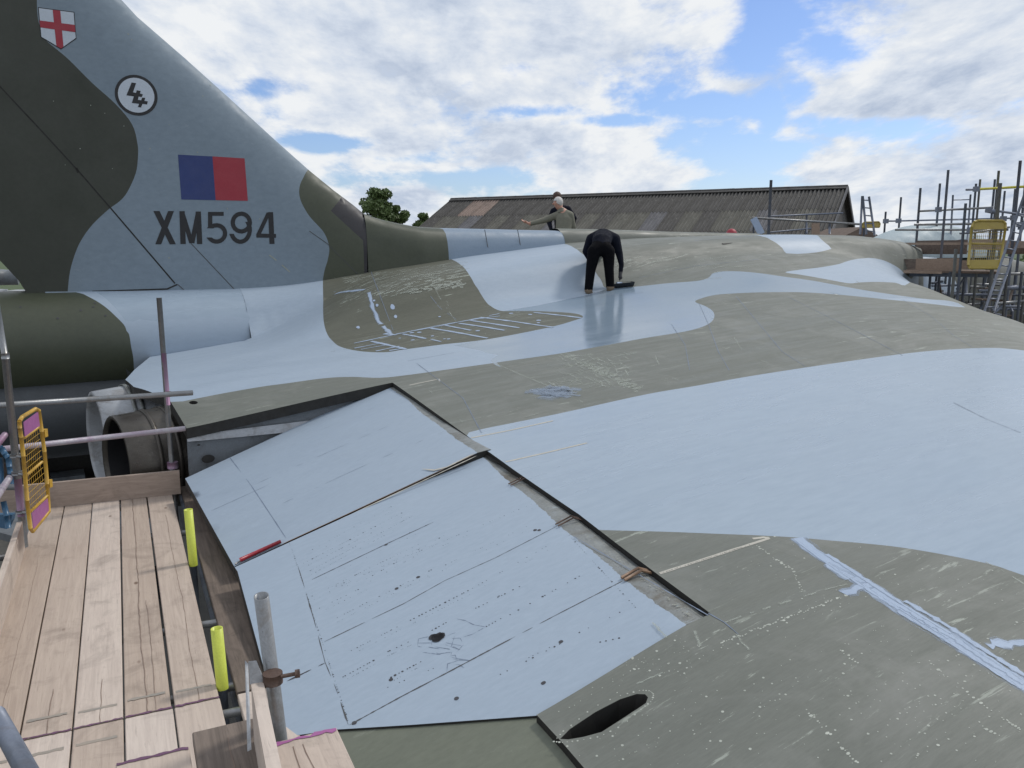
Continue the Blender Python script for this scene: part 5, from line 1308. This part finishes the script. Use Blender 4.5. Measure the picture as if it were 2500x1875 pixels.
# purple painted board ends, iron stamps and cracks
def strip(l0, l1, q0, q1, z, mat, name, jag=0.0, parent=sca):
    mb = MB(); n = 12; vs = []
    for k in range(n+1):
        a = k/n; j0, j1 = jag*rng.normal(), jag*rng.normal()
        vs += [pd*(l0+j0)+pq*(q0+(q1-q0)*a)+UZ*z, pd*(l1+j1)+pq*(q0+(q1-q0)*a)+UZ*z]
    mb.add(vs, [(2*k, 2*k+1, 2*k+3, 2*k+2) for k in range(n)]); return mb.build(name, mat, parent)
for i in range(5):
    strip(endn-.010, endn+.001, q_edges[i]+.006, q_edges[i+1]-.006, ZB+.0015, M_PURPLEEDGE, 'painted_board_end', .003)
    pass
strip(PA[0][0]-.034, PA[0][0]-.021, PA[0][1]-.222, PA[0][1]-.004, ZP+.0025, M_PURPLEEDGE, 'painted_board_end', .003)
strip(PA[4][0]-.022, PA[4][0]-.004, PA[4][1]-.222, PA[4][1]-.004, ZP+.0025, M_PURPLE, 'painted_board_end', .005)
for i in range(1, 5):
    l = endn+.13+.02*(i % 2); strip(l, l+.022, q_edges[i]+.02, q_edges[i+1]-.03, ZB+.0012, M_STAMP, 'board_stamp', .002)
for i in (0, 1, 2):
    l = endn-.17; strip(l, l+.024, q_edges[i]+.02, q_edges[i+1]-.03, ZB-.0025, M_STAMP, 'board_stamp', .002)
mb = MB()
def crack(l0, l1, q, z, w=.003, amp=.006):
    ls = np.arange(l0, l1, .05); qq = q+np.cumsum(rng.normal(size=len(ls)))*amp*.3
    A = [pd*l+pq*(x-w/2*(.4+rng.random()))+UZ*z for l, x in zip(ls, qq)]; B = [pd*l+pq*(x+w/2*(.4+rng.random()))+UZ*z for l, x in zip(ls, qq)]
    n = len(ls); mb.add(A+B, [(i, i+1, n+i+1, n+i) for i in range(n-1)])
w_ = [(q_edges[i]+q_edges[i+1])/2 for i in range(5)]
crack(endn, ends+.2, w_[3]-.01, ZB+.001, .0045); crack(endn, ends-.6, w_[4]+.01, ZB+.001, .0035); crack(endn, endn+1.5, w_[3]+.03, ZB+.001, .003); crack(endn, endn+.5, w_[1], ZB+.001, .0035); crack(endn, endn+.45, w_[2]+.01, ZB+.001, .004)
crack(endn-.5, endn, w_[0]+.01, ZB-.002); crack(endn+.2, endn+2.6, w_[0]+.02, ZB+.001, .002); crack(PA[4][0]-1, PA[4][0], PA[4][1]-.12, ZP+.002, .003); crack(PA[4][0]-1, PA[4][0], PA[4][1]-.16, ZP+.002, .003)
crack(PA[1][0]-1, PA[1][0], PA[1][1]+.11, ZP+.004, .003)
mb.build('wood_cracks', M_CRACK, sca, kind='stuff')
# toe boards
def toeboard(pA, pB, h, th, mat, z0=ZB, name='toe_board', label=None):
    a = pA.copy(); b = pB.copy(); a[2] = b[2] = z0+h/2; mb = MB(); mb.bar(a, b, th, h); return mb.build(name, mat, sca, label)
eA = pd*(ends+.06)+pq*(q_edges[0]-.75); eB = pd*(ends+.0)+pq*(q_edges[5]+.11)
tA = at_z(*zz5((150,215))[0], ZB); tB = at_z(*zz5((1010,124))[0], ZB); dt = (tA-tB)/np.linalg.norm(tA-tB)
toeboard(tB, tA+dt*.7, .225, .038, M_WOODX)
lA = at_z(*zz5((125,440))[0], ZB); lB = at_z(*zz5((0,860))[0], ZB); dL = (lB-lA)/np.linalg.norm(lB-lA)
toeboard(lA-dL*.0, lB+dL*2.5, .225, .038, M_WOOD)
# near vertical board by the pole
nb0 = at_z(612, 1672, -1.46); 
nA = at_c(628, 1675, 2.78); nB = at_c(690, 1880, 2.05)
a2 = nA.copy(); b2_ = nA+(nB-nA)*1.4
mb = MB(); hgt = .225
dh = (b2_-a2); dh[2] = 0; dhn = dh/np.linalg.norm(dh); a2[2] = -1.44; b2_ = a2+dhn*1.3
mb.bar(a2-UZ*hgt/2, b2_-UZ*hgt/2, .04, hgt); mb.build('toe_board', M_WOOD, sca, 'grainy toe board on edge beside the nearest pole')
# tubes
rT = .0242
def tube_px(a, b, name, mat=M_STEEL, n=14, hollow=0, r=rT, parent=sca, label=None):
    mb = MB(); mb.tube(a, b, r, None, n, True, hollow); return mb.build(name, mat, parent, label)
p0 = at_z(425, 1180, ZB+.02)*.975; p0[2] -= .06; pt = p0.copy(); pt[2] = up_to(p0, 727); pt[0] -= .02
tube_px(drop(p0, -3.2), pt, 'upright', M_STEEL, label=None)
tube_px(p0+(pt-p0)*.45, p0+(pt-p0)*.72, 'purple_paint_band', M_STEELPK, r=.0247)
zA = (p0/ray(425, 1180))[1]
def on_up(py, d=0): z = up_to(p0, py); q = p0.copy(); q[2] = z; return q
l0 = at_z(60, 1335, ZB); lt = l0.copy(); lt[2] = up_to(l0, 866); lt[0] += .0
tube_px(drop(l0, -3.2), lt, 'upright', M_STEEL, r=.027)
lt2 = lt.copy(); lt2[2] = up_to(l0, 725); tube_px(lt-UZ*.05, lt2+np.array([-.03, 0, 0]), 'upright', M_STEEL, r=.0215)
tube_px(lt-UZ*.03, lt+UZ*.012, 'joint_collar', M_STEEL, r=.0285)
tube_px(l0+UZ*.25, l0+UZ*.55, 'purple_paint_band', M_STEELPK, r=.0276)
def rail(pyL, xL, pyR, xR, pyAt, mat):
    c = on_up(pyAt); c = c-np.array([0, .05, 0]); zR = c[2]
    zl = zR+.0; a = at_z(xL, pyL, zR); b = at_z(xR, pyR, zR); 
    return a, b
pR_ = on_up(965); zc_r = (pR_/ray(411, 963))[1]
a = at_c(-60, 993, zc_r*.86); b = at_c(470, 959, zc_r*1.0-.05); tube_px(a, b, 'guard_rail', M_STEEL)
a = at_c(8, 1096, zc_r*.87); b = at_c(463, 1045, zc_r*1.0-.05); tube_px(a, b, 'guard_rail', M_STEELWH)
# couplers
def coupler(c, mat=M_RUST, s=.05, name='coupler'):
    mb = MB(); mb.tube(c-UZ*s*.5, c+UZ*s*.5, s*.75, n=8); mb.tube(c+np.array([0, -s*.6, 0]), c+np.array([0, -s*1.3, 0]), .012, n=6); return mb.build(name, mat, sca)
for (x, y) in ((412, 960), (418, 1047)): coupler(at_c(x, y, zc_r*1.0-.07), M_RUST, .03)
mb = MB(); c = p0+UZ*.02; mb.tube(c+UZ*.19, c+UZ*.25, .05, n=12); mb.build('coupler', M_STEELPK, sca)
for py in (1112, 1155, 1248): c = l0.copy(); c[2] = up_to(l0, py); mb = MB(); mb.tube(c-UZ*.012, c+UZ*.012, .038, n=12); mb.tube(c+np.array([.03, -.03, 0]), c+np.array([.09, -.05, 0]), .01, n=6); mb.build('gate_clip', M_STEEL, sca)
# rails running towards the camera at far left
a = l0.copy(); a[2] = up_to(l0, 1060); tube_px(a+np.array([-.05, -.02, 0]), at_c(-60, 1150, 5.0), 'guard_rail', M_STEELPK)
a = l0.copy(); a[2] = up_to(l0, 1165); tube_px(a+np.array([-.05, -.02, 0]), at_c(-60, 1290, 4.6), 'guard_rail', M_STEELWH)
a = l0.copy(); a[2] = up_to(l0, 1195); tube_px(a+np.array([-.9, .1, 0]), a+np.array([-.02, .06, 0]), 'ledger', M_STEEL)
# dark tube crossing the bottom left corner
tube_px(at_c(-10, 1745, 2.0), at_c(75, 1900, 1.75), 'brace', M_STEELBL, r=.022)
# near pole
n1_ = at_c(638, 1455, 2.72); n2_ = at_c(684, 1800, 2.95); dv = (n1_-n2_); n2_ = n1_-dv/np.linalg.norm(dv)*1.2
tube_px(n2_, n1_, 'upright', M_STEEL, 24, .86, r=.0242, label='nearest pole end, open at the top')
c = at_c(666, 1655, 2.78)
mb = MB(); mb.tube(c-UZ*.018, c+UZ*.018, .033, n=16); mb.build('board_clip', M_RUST, sca)
mb = MB(); mb.tube(c+np.array([.03, -.01, .01]), c+np.array([.085, .005, .014]), .007, n=8); mb.tube(c+np.array([.075, .003, .0125]), c+np.array([.09, .006, .0135]), .014, n=6); mb.build('clip_bolt', M_RUST, sca)
mb = MB(); pA_ = at_c(608, 1618, 2.74); pB_ = at_c(612, 1850, 2.6)
mb.add([at_c(598, 1612, 2.74), at_c(606, 1620, 2.74), at_c(614, 1830, 2.5), at_c(604, 1835, 2.5)], [(0, 1, 2, 3)]); 
e1 = [at_c(606, 1616, 2.76), at_c(625, 1614, 2.76), at_c(640, 1650, 2.77), at_c(665, 1648, 2.78), at_c(662, 1665, 2.78), at_c(610, 1672, 2.76)]; mb.add(e1+[p+np.array([0, .004, 0]) for p in e1], [tuple(range(6)), tuple(range(6, 12))[::-1]]+[(i, (i+1) % 6, 6+(i+1) % 6, 6+i) for i in range(6)])
mb.build('board_bracket', M_COWL, sca)
# ledgers below the boards, visible in the open gap
for (x, y) in zz5((1030,345),(1160,855),(1262,1212),(1290,1352)):
    c = at_z(x, y, ZB-.07); tube_px(c-pq*1.4, c+pq*.8, 'transom', M_STEEL)
    
for qq in (q_edges[0]+.1, q_edges[4]+.32): tube_px(pd*(endn-1)+pq*qq+UZ*(ZB-.14), pd*(ends+.4)+pq*qq+UZ*(ZB-.14), 'ledger', M_STEELBL)
for (l, q) in ((endn+.4, q_edges[0]-.1), (ends+.1, q_edges[0]-.1), (endn+.3, q_edges[5]+.35)): tube_px(pd*l+pq*q+UZ*(GZ), pd*l+pq*q+UZ*(ZB-.12), 'upright', M_STEELBL)
# yellow sleeves
for (bx, by, ty, lab) in ((472, 1374, 1244, 'fluorescent yellow sleeve farther along the boards'), (543, 1672, 1534, 'fluorescent yellow sleeve nearer the camera')):
    b = at_z(bx, by, ZB); t_ = b.copy(); t_[2] = up_to(b, ty); t_[0] -= .012
    mb = MB(); mb.tube(drop(b, ZB-.02), t_, .031, .031, 20, True, .80); mb.build('tube_sleeve', M_YTUBE, sca, lab)
    tube_px(drop(b, ZB-.5), drop(b, ZB-.01), 'upright', M_STEELBL, r=.0242)
# orange/yellow edge gate with purple panels
gate = thing('safety_gate', 'yellow framed mesh gate with purple end panels beside the left pole', 'gate')
g = lambda x, y: (x*.2713, 950+y*.2713)
def gp(x, y, zc): return at_c(*g(x, y), zc)
zG = 6.1
def gz_(x): return 6.35-(400-x)/260*.75
G3 = lambda x, y: gp(x, y, gz_(x))
frame = [(178,350),(175,290),(200,250),(320,178),(350,195),(375,380),(400,560),(425,850),(440,1100),(295,1280),(272,1250),(245,1000),(210,600),(190,430),(178,350)]
mb = MB()
for a, b in zip(frame[:-1], frame[1:]): mb.tube(G3(*a), G3(*b), .0145, n=8)
mb.build('frame', M_YELLOW, gate)
for bar_ in [((218,440),(345,345)), ((240,775),(378,655)), ((272,1105),(425,960))]:
    mb = MB(); mb.tube(G3(*bar_[0]), G3(*bar_[1]), .011, n=6); mb.build('crossbar', M_YELLOW, gate)
for pan in [[(205,300),(225,285),(335,205),(352,335),(218,435)], [(280,1118),(420,985),(438,1095),(295,1265)]]:
    mb = MB(); pts = [G3(*p)+np.array([0, .004, 0]) for p in pan]; n = len(pts); mb.add(pts+[p+np.array([.003, .003, 0]) for p in pts], [tuple(range(n)), tuple(range(n, 2*n))[::-1]]+[(i, (i+1) % n, n+(i+1) % n, n+i) for i in range(n)]); mb.build('end_panel', M_PURPLE, gate)
def quadwires(q, nu, nv, r):
    mb = MB(); q = [np.array(p, float) for p in q]
    for k in range(1, nv):
        a = k/nv; p, s = q[0]+(q[3]-q[0])*a, q[1]+(q[2]-q[1])*a; mb.tube(G3(*p), G3(*s), r, n=4, cap=False)
    for k in range(1, nu):
        a = k/nu; p, s = q[0]+(q[1]-q[0])*a, q[3]+(q[2]-q[3])*a; mb.tube(G3(*p), G3(*s), r*.7, n=4, cap=False)
    return mb
quadwires([(218,440),(350,345),(378,655),(240,775)], 8, 6, .0022).build('wire_mesh', M_YELLOW, gate, kind='stuff')
quadwires([(240,775),(378,655),(425,960),(272,1105)], 8, 6, .0022).build('wire_mesh', M_YELLOW, gate, kind='stuff')
for hh_ in ((395, 395), (438, 850)):
    mb = MB(); mb.box(G3(*hh_), (1, 0, 0), (0, 1, 0), (0, 0, 1), .02, .02, .03); mb.build('hinge_lug', M_YELLOW, gate)
# blue plastic barrier at the left edge
bb = thing('blue_barrier', 'blue plastic barrier frame behind the left pole', 'barrier')
bz = 6.6
for pth in ([(15, 530), (45, 585), (75, 620), (85, 700), (95, 760), (100, 880)], [(-60, 520), (15, 530)], [(5, 620), (8, 880)], [(30, 1010), (60, 1140), (75, 1250)]):
    mb = MB()
    for a, b in zip(pth[:-1], pth[1:]): mb.tube(gp(*a, bz), gp(*b, bz), .022, n=10)
    mb.build('barrier_tube', M_BLUEPL, bb)
mb = MB(); pts = [gp(*p, bz+.05) for p in ((-40,1130),(110,1130),(100,1180),(60,1260),(-40,1240))]; mb.add(pts+[p+np.array([0, .05, 0]) for p in pts], [tuple(range(5)), tuple(range(5, 10))[::-1]]+[(i, (i+1) % 5, 5+(i+1) % 5, 5+i) for i in range(5)]); mb.build('barrier_foot', M_BLUEPL, bb)

# dim clutter under the tail: a dark engine trolley
tro = thing('ground_trolley', 'dark steel trolley in the shade below the tail', 'trolley')
tc_ = at_z(170, 1300, -4.6)
mb = MB(); mb.box(tc_+[0, 0, .1], rd, dn, UZ, 1.6, .8, .06); mb.build('deck', M_SIDE, tro)
for sx in (-1, 1):
    for sy in (-1, 1):
        c = tc_+rd*sx*1.2+dn*sy*.8; mb = MB(); mb.tube(drop(c, GZ+.3)-dn*.08, drop(c, GZ+.3)+dn*.08, .3, n=16); mb.build('wheel', M_TRAY, tro)
        mb = MB(); mb.tube(drop(c, GZ+.3), tc_+rd*sx*1.2+dn*sy*.7+[0, 0, .1], .04, n=6); mb.build('leg', M_STEELBL, tro)
sd2 = thing('shade_box', 'dark open fronted box added to stand for deep shade beyond the tail', 'shed')  # near-black box added to supply the darkness of the shade below the tail
cs_ = drop(at_z(120, 1100, -4.0), GZ); cs_ = drop(at_c(110, 1100, 17.5), GZ)
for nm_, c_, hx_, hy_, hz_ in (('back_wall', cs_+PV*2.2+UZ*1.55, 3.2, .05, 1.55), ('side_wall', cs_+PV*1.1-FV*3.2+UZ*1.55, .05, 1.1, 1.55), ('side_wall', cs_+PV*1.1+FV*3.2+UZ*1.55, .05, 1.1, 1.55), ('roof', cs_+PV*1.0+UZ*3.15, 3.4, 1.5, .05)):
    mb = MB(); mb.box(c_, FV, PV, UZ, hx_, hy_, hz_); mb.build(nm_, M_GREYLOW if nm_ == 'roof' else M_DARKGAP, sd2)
for k in range(6):
    mb = MB(); mb.box(cs_+PV*1.6+FV*(-2.6+k*1.0)+UZ*(.3+.15*(k % 3)), FV, PV, UZ, .25+.1*(k % 2), .3, .3+.15*(k % 3)); mb.build('crate', M_SIDE if k % 2 else M_WOODFAR, sd2)
# neighbouring parked aircraft glimpsed behind the tail at the left edge
pa = thing('parked_aircraft', 'weathered grey aircraft body glimpsed behind the tail at the left edge', 'aircraft')
def body_between(A, B, r0, r1, name, mat, n=20, parent=None):
    mb = MB(); A = np.array(A); B = np.array(B)
    for k in range(8):
        a, b = k/8, (k+1)/8; f = lambda x: r0+(r1-r0)*x**1.5; mb.tube(A+(B-A)*a, A+(B-A)*b, f(a), f(b), n, cap=(k in (0, 7)))
    return mb.build(name, mat, parent)
A_ = at_c(-330, 668, 24); B_ = at_c(45, 678, 25.5); body_between(A_, B_, .36, .22, 'fuselage', M_SIDE, parent=pa)
A_ = at_c(-300, 735, 19.5); B_ = at_c(20, 716, 20.5); body_between(A_, B_, .3, .1, 'tank', M_COWL, parent=pa)
mb = MB(); mb.box(at_c(45, 714, 22), (1, 0, 0), (0, 1, 0), UZ, .22, .3, .06); mb.build('fairing', M_COWL, pa)

# ================================================================== RIGHT SCAFFOLD round the nose
rs = thing('nose_scaffold', 'tube and board scaffold round the aircraft nose at the right', 'scaffold')
r1 = lambda x, y: (2100+x*.2532, 380+y*.2532)
def rp(x, y, zc): return at_c(*r1(x, y), zc*.84)
def pole(a, b, zc, mat=M_STEELBL, r=.030, name='upright', down=False, parent=rs, zc2=None):
    A = rp(*a, zc); B = rp(*b, zc2 or zc)
    if name == 'upright':
        # stand it on the ground with the slight lean seen
        B = A.copy(); B[2] = GZ
    mb = MB(); mb.tube(B, A, r, n=8); return mb.build(name, mat, parent)
for (a, b, zc, r, m_) in [((247,540),(235,710),27,.028,0),((395,400),(370,670),27,.028,0),((582,312),(515,1000),22.5,.028,0),((770,268),(725,825),24,.028,0),((850,138),(770,1000),20,.026,0),((1018,460),(965,1100),19,.027,0),
    ((1118,270),(1050,1000),24,.027,0),((1158,228),(1110,620),22,.024,1),((1300,228),(1240,830),23,.026,0),((1337,145),(1290,500),22,.028,1),((1350,265),(1250,1000),18.5,.036,1),((1395,340),(1340,830),25,.026,0),
    ((1545,48),(1490,620),20,.030,0),((1495,320),(1450,660),26,.026,0),((925,900),(885,1370),17.5,.028,1),((1600,200),(1560,900),22,.03,0)]:
    pole(a, b, zc, M_STEEL if m_ else M_STEELBL, r)
for (a, b, za, zb, r, m_) in [((240,632),(1480,603),27,24,.022,M_STEELBL),((575,535),(1280,500),22.5,22,.024,M_STEEL),((525,665),(1100,658),21.5,20,.024,M_STEEL),((335,715),(1430,715),21,20,.022,M_STEEL),((1020,329),(1140,325),22,22,.024,M_STEELBL),
    ((1140,323),(1620,297),22,22,.028,M_YPOLE),((1330,535),(1620,575),20,19,.024,M_STEELBL),((1215,525),(1290,540),20,20,.05,M_STEELBL),((1085,745),(1440,690),20,20,.022,M_STEEL),((800,1335),(1280,1345),21,21,.03,M_STEELBL),((1060,1265),(1200,1270),20,20,.025,M_STEEL),((960,750),(1060,745),20,20,.02,M_STEELBL),
    ((880,655),(1060,650),24,24,.015,M_STEEL),((560,1340),(1600,1345),23,22,.025,M_STEELBL),((600,1490),(1650,1480),23,22,.025,M_STEELBL),((1300,1430),(1600,1400),20,20,.03,M_STEEL),((1360,1275),(1600,1275),20,20,.04,M_STEELBL),((1440,1140),(1620,1140),21,21,.03,M_STEEL),((930,1290),(1010,1170),20,20,.02,M_STEELBL),((1290,1520),(1400,1420),20,20,.025,M_STEELBL)]:
    mb = MB(); mb.tube(rp(*a, za), rp(*b, zb), r, n=8); mb.build('rail', m_, rs)
for k, x in enumerate([610,680,740,830,870,1010,1120,1200,1290,1420,1500,1560,1600,1640]):
    zc = 19+4*rng.random(); A = rp(x, 1120, zc); B = A.copy(); B[2] = GZ; mb = MB(); mb.tube(B, A, .026, n=7); mb.build('upright', M_STEEL if k % 3 == 0 else M_STEELBL, rs)
for k in range(46):
    x0, y0 = 560+1080*rng.random(), 1150+420*rng.random(); zc = 19.5+5*rng.random(); dx, dy = (90+220*rng.random(), 8*rng.normal()) if k % 3 else (60*rng.normal(), 130+60*rng.random())
    mb = MB(); mb.tube(rp(x0, y0, zc), rp(x0+dx, y0+dy, zc), .022+.008*rng.random(), n=6); mb.build('rail' if k % 3 else 'brace', (M_STEELBL, M_STEEL, M_WOODFAR)[k % 4 if k % 4 < 3 else 0], rs)
for k in range(9):
    x0, y0 = 560+1000*rng.random(), 1160+400*rng.random(); zc = 23+2*rng.random(); rboard((x0, y0), (x0+120+150*rng.random(), y0+3), zc, zc, .08+.2*rng.random(), .05, (M_WOODFAR, M_SIDE, M_GREYLOW)[k % 3], 'stacked_board') if k < 0 else None
for (x, y) in [(247,632),(370,628),(755,520),(1120,322),(1240,525),(1480,600),(1540,665),(1555,690),(1380,608),(1060,715)]:
    mb = MB(); c = rp(x, y, 19.8 if x > 700 else 22.3); mb.box(c, (1, 0, 0), (0, 1, 0), UZ, .045, .05, .05); mb.build('coupler', M_STEELBL, rs)
def rboard(a, b, za, zb, h, d, mat, name='platform_board'):
    A, B = rp(*a, za), rp(*b, zb); mb = MB(); mb.bar(A, B, d, h); return mb.build(name, mat, rs)
rboard((445,850),(1030,848),21.5,20.5,.05,.25,M_WOODX)
rboard((545,885),(1030,882),22,21,.30,.05,M_WOODFAR,'toe_board'); rboard((540,930),(1020,926),23,22,.04,.4,M_WOODFAR)
rboard((425,1048),(540,1048),20.5,20.3,.22,.05,M_WOODD,'toe_board'); rboard((540,1052),(960,1050),20.3,19.6,.25,.05,M_WOODX,'toe_board'); rboard((960,1055),(1330,1050),19.6,19.2,.18,.05,M_WOODX,'toe_board')
rboard((1080,850),(1640,880),21.5,20,.22,.05,M_WOODX,'toe_board'); rboard((1400,920),(1640,920),20.5,20,.12,.3,M_WOODFAR)
for j in range(4): rboard((420+10*j,1104+3*j),(1340,1118+4*j),20.5+.24*(1-j),19.4+.24*(1-j),.04,.22,M_WOODX if j < 2 else M_WOODFAR)
rboard((480,1140),(1300,1150),20.4,19.3,.10,.1,M_STEELBL,'ledger_beam')
rboard((420,1120),(790,1128),19.9,19.5,.05,.1,M_WOODX)
# ladders
def ladder(label, L0, L1, R0, R1, zc, nr, mat=M_STEEL, r=.022):
    root = thing('ladder', label, 'ladder', 'ladders on the far scaffold'); A, B, C_, D_ = rp(*L0, zc), rp(*L1, zc), rp(*R0, zc), rp(*R1, zc)
    for p, q in ((A, B), (C_, D_)): mb = MB(); mb.tube(p, q, r, n=6); mb.build('stile', mat, root)
    for k in range(nr):
        a = (k+.5)/nr; mb = MB(); mb.tube(A+(B-A)*a, C_+(D_-C_)*a, r*.6, n=5); mb.build('rung', mat, root)
ladder('narrow leaning ladder left of the other ladders', (25,390), (60,760), (85,395), (140,770), 27, 5, M_STEELBL, .03)
ladder('upright ladder frame behind the middle of the scaffold', (895,380), (868,860), (1065,375), (1030,860), 24, 5, M_STEELBL, .022)
ladder('long leaning ladder at the right edge reaching below the deck', (1640,210), (1200,1500), (1720,240), (1290,1500), 17.5, 16, M_STEELBL, .022)
mb = MB(); mb.tube(rp(20, 390, 27), rp(0, 760, 27), .03, n=6); mb.build('brace', M_STEELBL, rs)
# yellow gates
def ygate(label, fr, panels, zc, r, name='safety_gate'):
    root = thing(name, label, 'gate'); mb = MB()
    pts = fr+[fr[0]]
    for a, b in zip(pts[:-1], pts[1:]): mb.tube(rp(*a, zc), rp(*b, zc), r, n=7)
    mb.build('frame', M_YELLOWFAR, root)
    for p in panels:
        P_ = [rp(*q, zc) for q in p]; n = len(P_); mb = MB(); mb.add(P_+[q+np.array([0, .03, 0]) for q in P_], [tuple(range(n)), tuple(range(n, 2*n))[::-1]]+[(i, (i+1) % n, n+(i+1) % n, n+i) for i in range(n)]); mb.build('end_panel', M_YELLOWFAR, root)
    return root
gg = ygate('large yellow gate on the scaffold deck near the nose', [(1100,640),(1140,627),(1370,627),(1400,650),(1400,700),(1345,1060),(1320,1085),(1060,1085),(1042,1055),(1075,690)], [[(1100,645),(1140,630),(1370,630),(1398,655),(1395,708),(1085,712)], [(1048,1005),(1345,1003),(1335,1065),(1315,1083),(1065,1085),(1043,1055)]], 18.6, .025)
mb = MB()
for k in range(1, 9): a = k/9; mb.tube(rp(1080-35*a, 712+290*a, 18.6), rp(1395-50*a, 708+295*a, 18.6), .005, n=4)
for k in range(1, 16): a = k/16; mb.tube(rp(1083+310*a, 712, 18.6), rp(1048+298*a, 1003, 18.6), .004, n=4)
mb.build('wire_mesh', M_YELLOWFAR, gg, kind='stuff'); mb = MB(); mb.tube(rp(1075, 850, 18.6), rp(1370, 855, 18.6), .018, n=6); mb.build('crossbar', M_YELLOWFAR, gg)
ygate('small orange yellow gate top beside the narrow ladder', [(25,655),(40,642),(180,638),(192,655),(185,690),(20,692)], [[(25,655),(40,642),(180,638),(192,655),(188,688),(22,692)]], 27, .02)
# rails and post in front of the hangar
hs = thing('hangar_side_scaffold', 'sparse guard rails and posts between the aircraft and the hangar', 'scaffold')
z3 = lambda x, y, zc: at_c(1700+x*.3617, 350+y*.3617, zc)
for (a, b, za, zb, r, m_) in [((375,502),(1140,548),26,26,.034,M_STEEL),((500,492),(990,470),29,29,.028,M_STEELBL),((500,600),(830,570),28,28,.026,M_STEELBL),((745,485),(745,610),28,28,.03,M_STEELBL),((900,540),(900,612),27,27,.04,M_STEELBL)]:
    mb = MB(); mb.tube(z3(*a, za), z3(*b, zb), r, n=8); mb.build('rail', m_, hs)
for (x, y, zc, r) in [(505,248,28,.05),(745,480,28,.03),(1135,545,26,.03),(390,502,26,.03)]:
    A = z3(x, y, zc); mb = MB(); mb.tube(drop(A, GZ), A, r, n=8); mb.build('upright', M_STEELBL, hs)
mb = MB(); mb.bar(z3(385, 505, 24), z3(440, 612, 24), .20, .03, (0, 1, 0)); mb.build('white_plank', M_DAUB, hs)
mb = MB(); mb.bar(z3(805, 540, 26), z3(805, 620, 26), .24, .05, (0, 1, 0)); mb.build('board_end', M_WOODX, hs)
# small shed roof seen right of the hangar
sh = thing('shed', 'small brown pitched shed roof right of the hangar', 'building')
cS = z3(1120, 600, 34); mb = MB(); mb.add([cS+[-1.1, 0, -.35], cS+[.0, 0, .22], cS+[1.1, 0, -.35], cS+[-1.1, 4, -.35], cS+[.0, 4, .22], cS+[1.1, 4, -.35]], [(0, 1, 2), (0, 3, 4, 1), (1, 4, 5, 2), (3, 5, 4)]); mb.build('roof', M_WOODFAR, sh)
mb = MB(); mb.add([drop(cS, z)+np.array([x, y, 0]) for z in (GZ, cS[2]-.35) for x, y in ((-1, .1), (1, .1), (1, 3.9), (-1, 3.9))], [(0, 1, 5, 4), (1, 2, 6, 5), (2, 3, 7, 6), (3, 0, 4, 7)]); mb.build('wall', M_WOODFAR, sh)
# containers behind the scaffold
for i, (x, zc, w, h, lab) in enumerate([(2370, 33, 4.5, 2.9, 'grey container standing behind the nose scaffold'), (2560, 36, 3.2, 2.6, 'second grey container farther right behind the scaffold')]):
    ct = thing('container', lab, 'container', loc=(0, 0, 0)); c = drop(at_c(x, 800, zc), GZ)
    mb = MB(); mb.box(c+UZ*h/2, (.9, -.43, 0), (.43, .9, 0), UZ, w/2, 1.2, h/2); mb.build('box_shell', M_CONTAINER, ct)
    for s_ in np.linspace(-w/2+.3, w/2-.3, 9): mb = MB(); mb.box(c+UZ*h/2+np.array([.9, -.43, 0])*s_-np.array([.43, .9, 0])*1.23, (.9, -.43, 0), (.43, .9, 0), UZ, .08, .03, h/2-.15); mb.build('wall_rib', M_CONTAINER, ct)

# lift everything so that the ground is at z = 0
for o in ROOTS:
    o.location.z += EYE
print('objects', len(bpy.data.objects), 'tris', sum(len(m.polygons) for m in bpy.data.meshes))
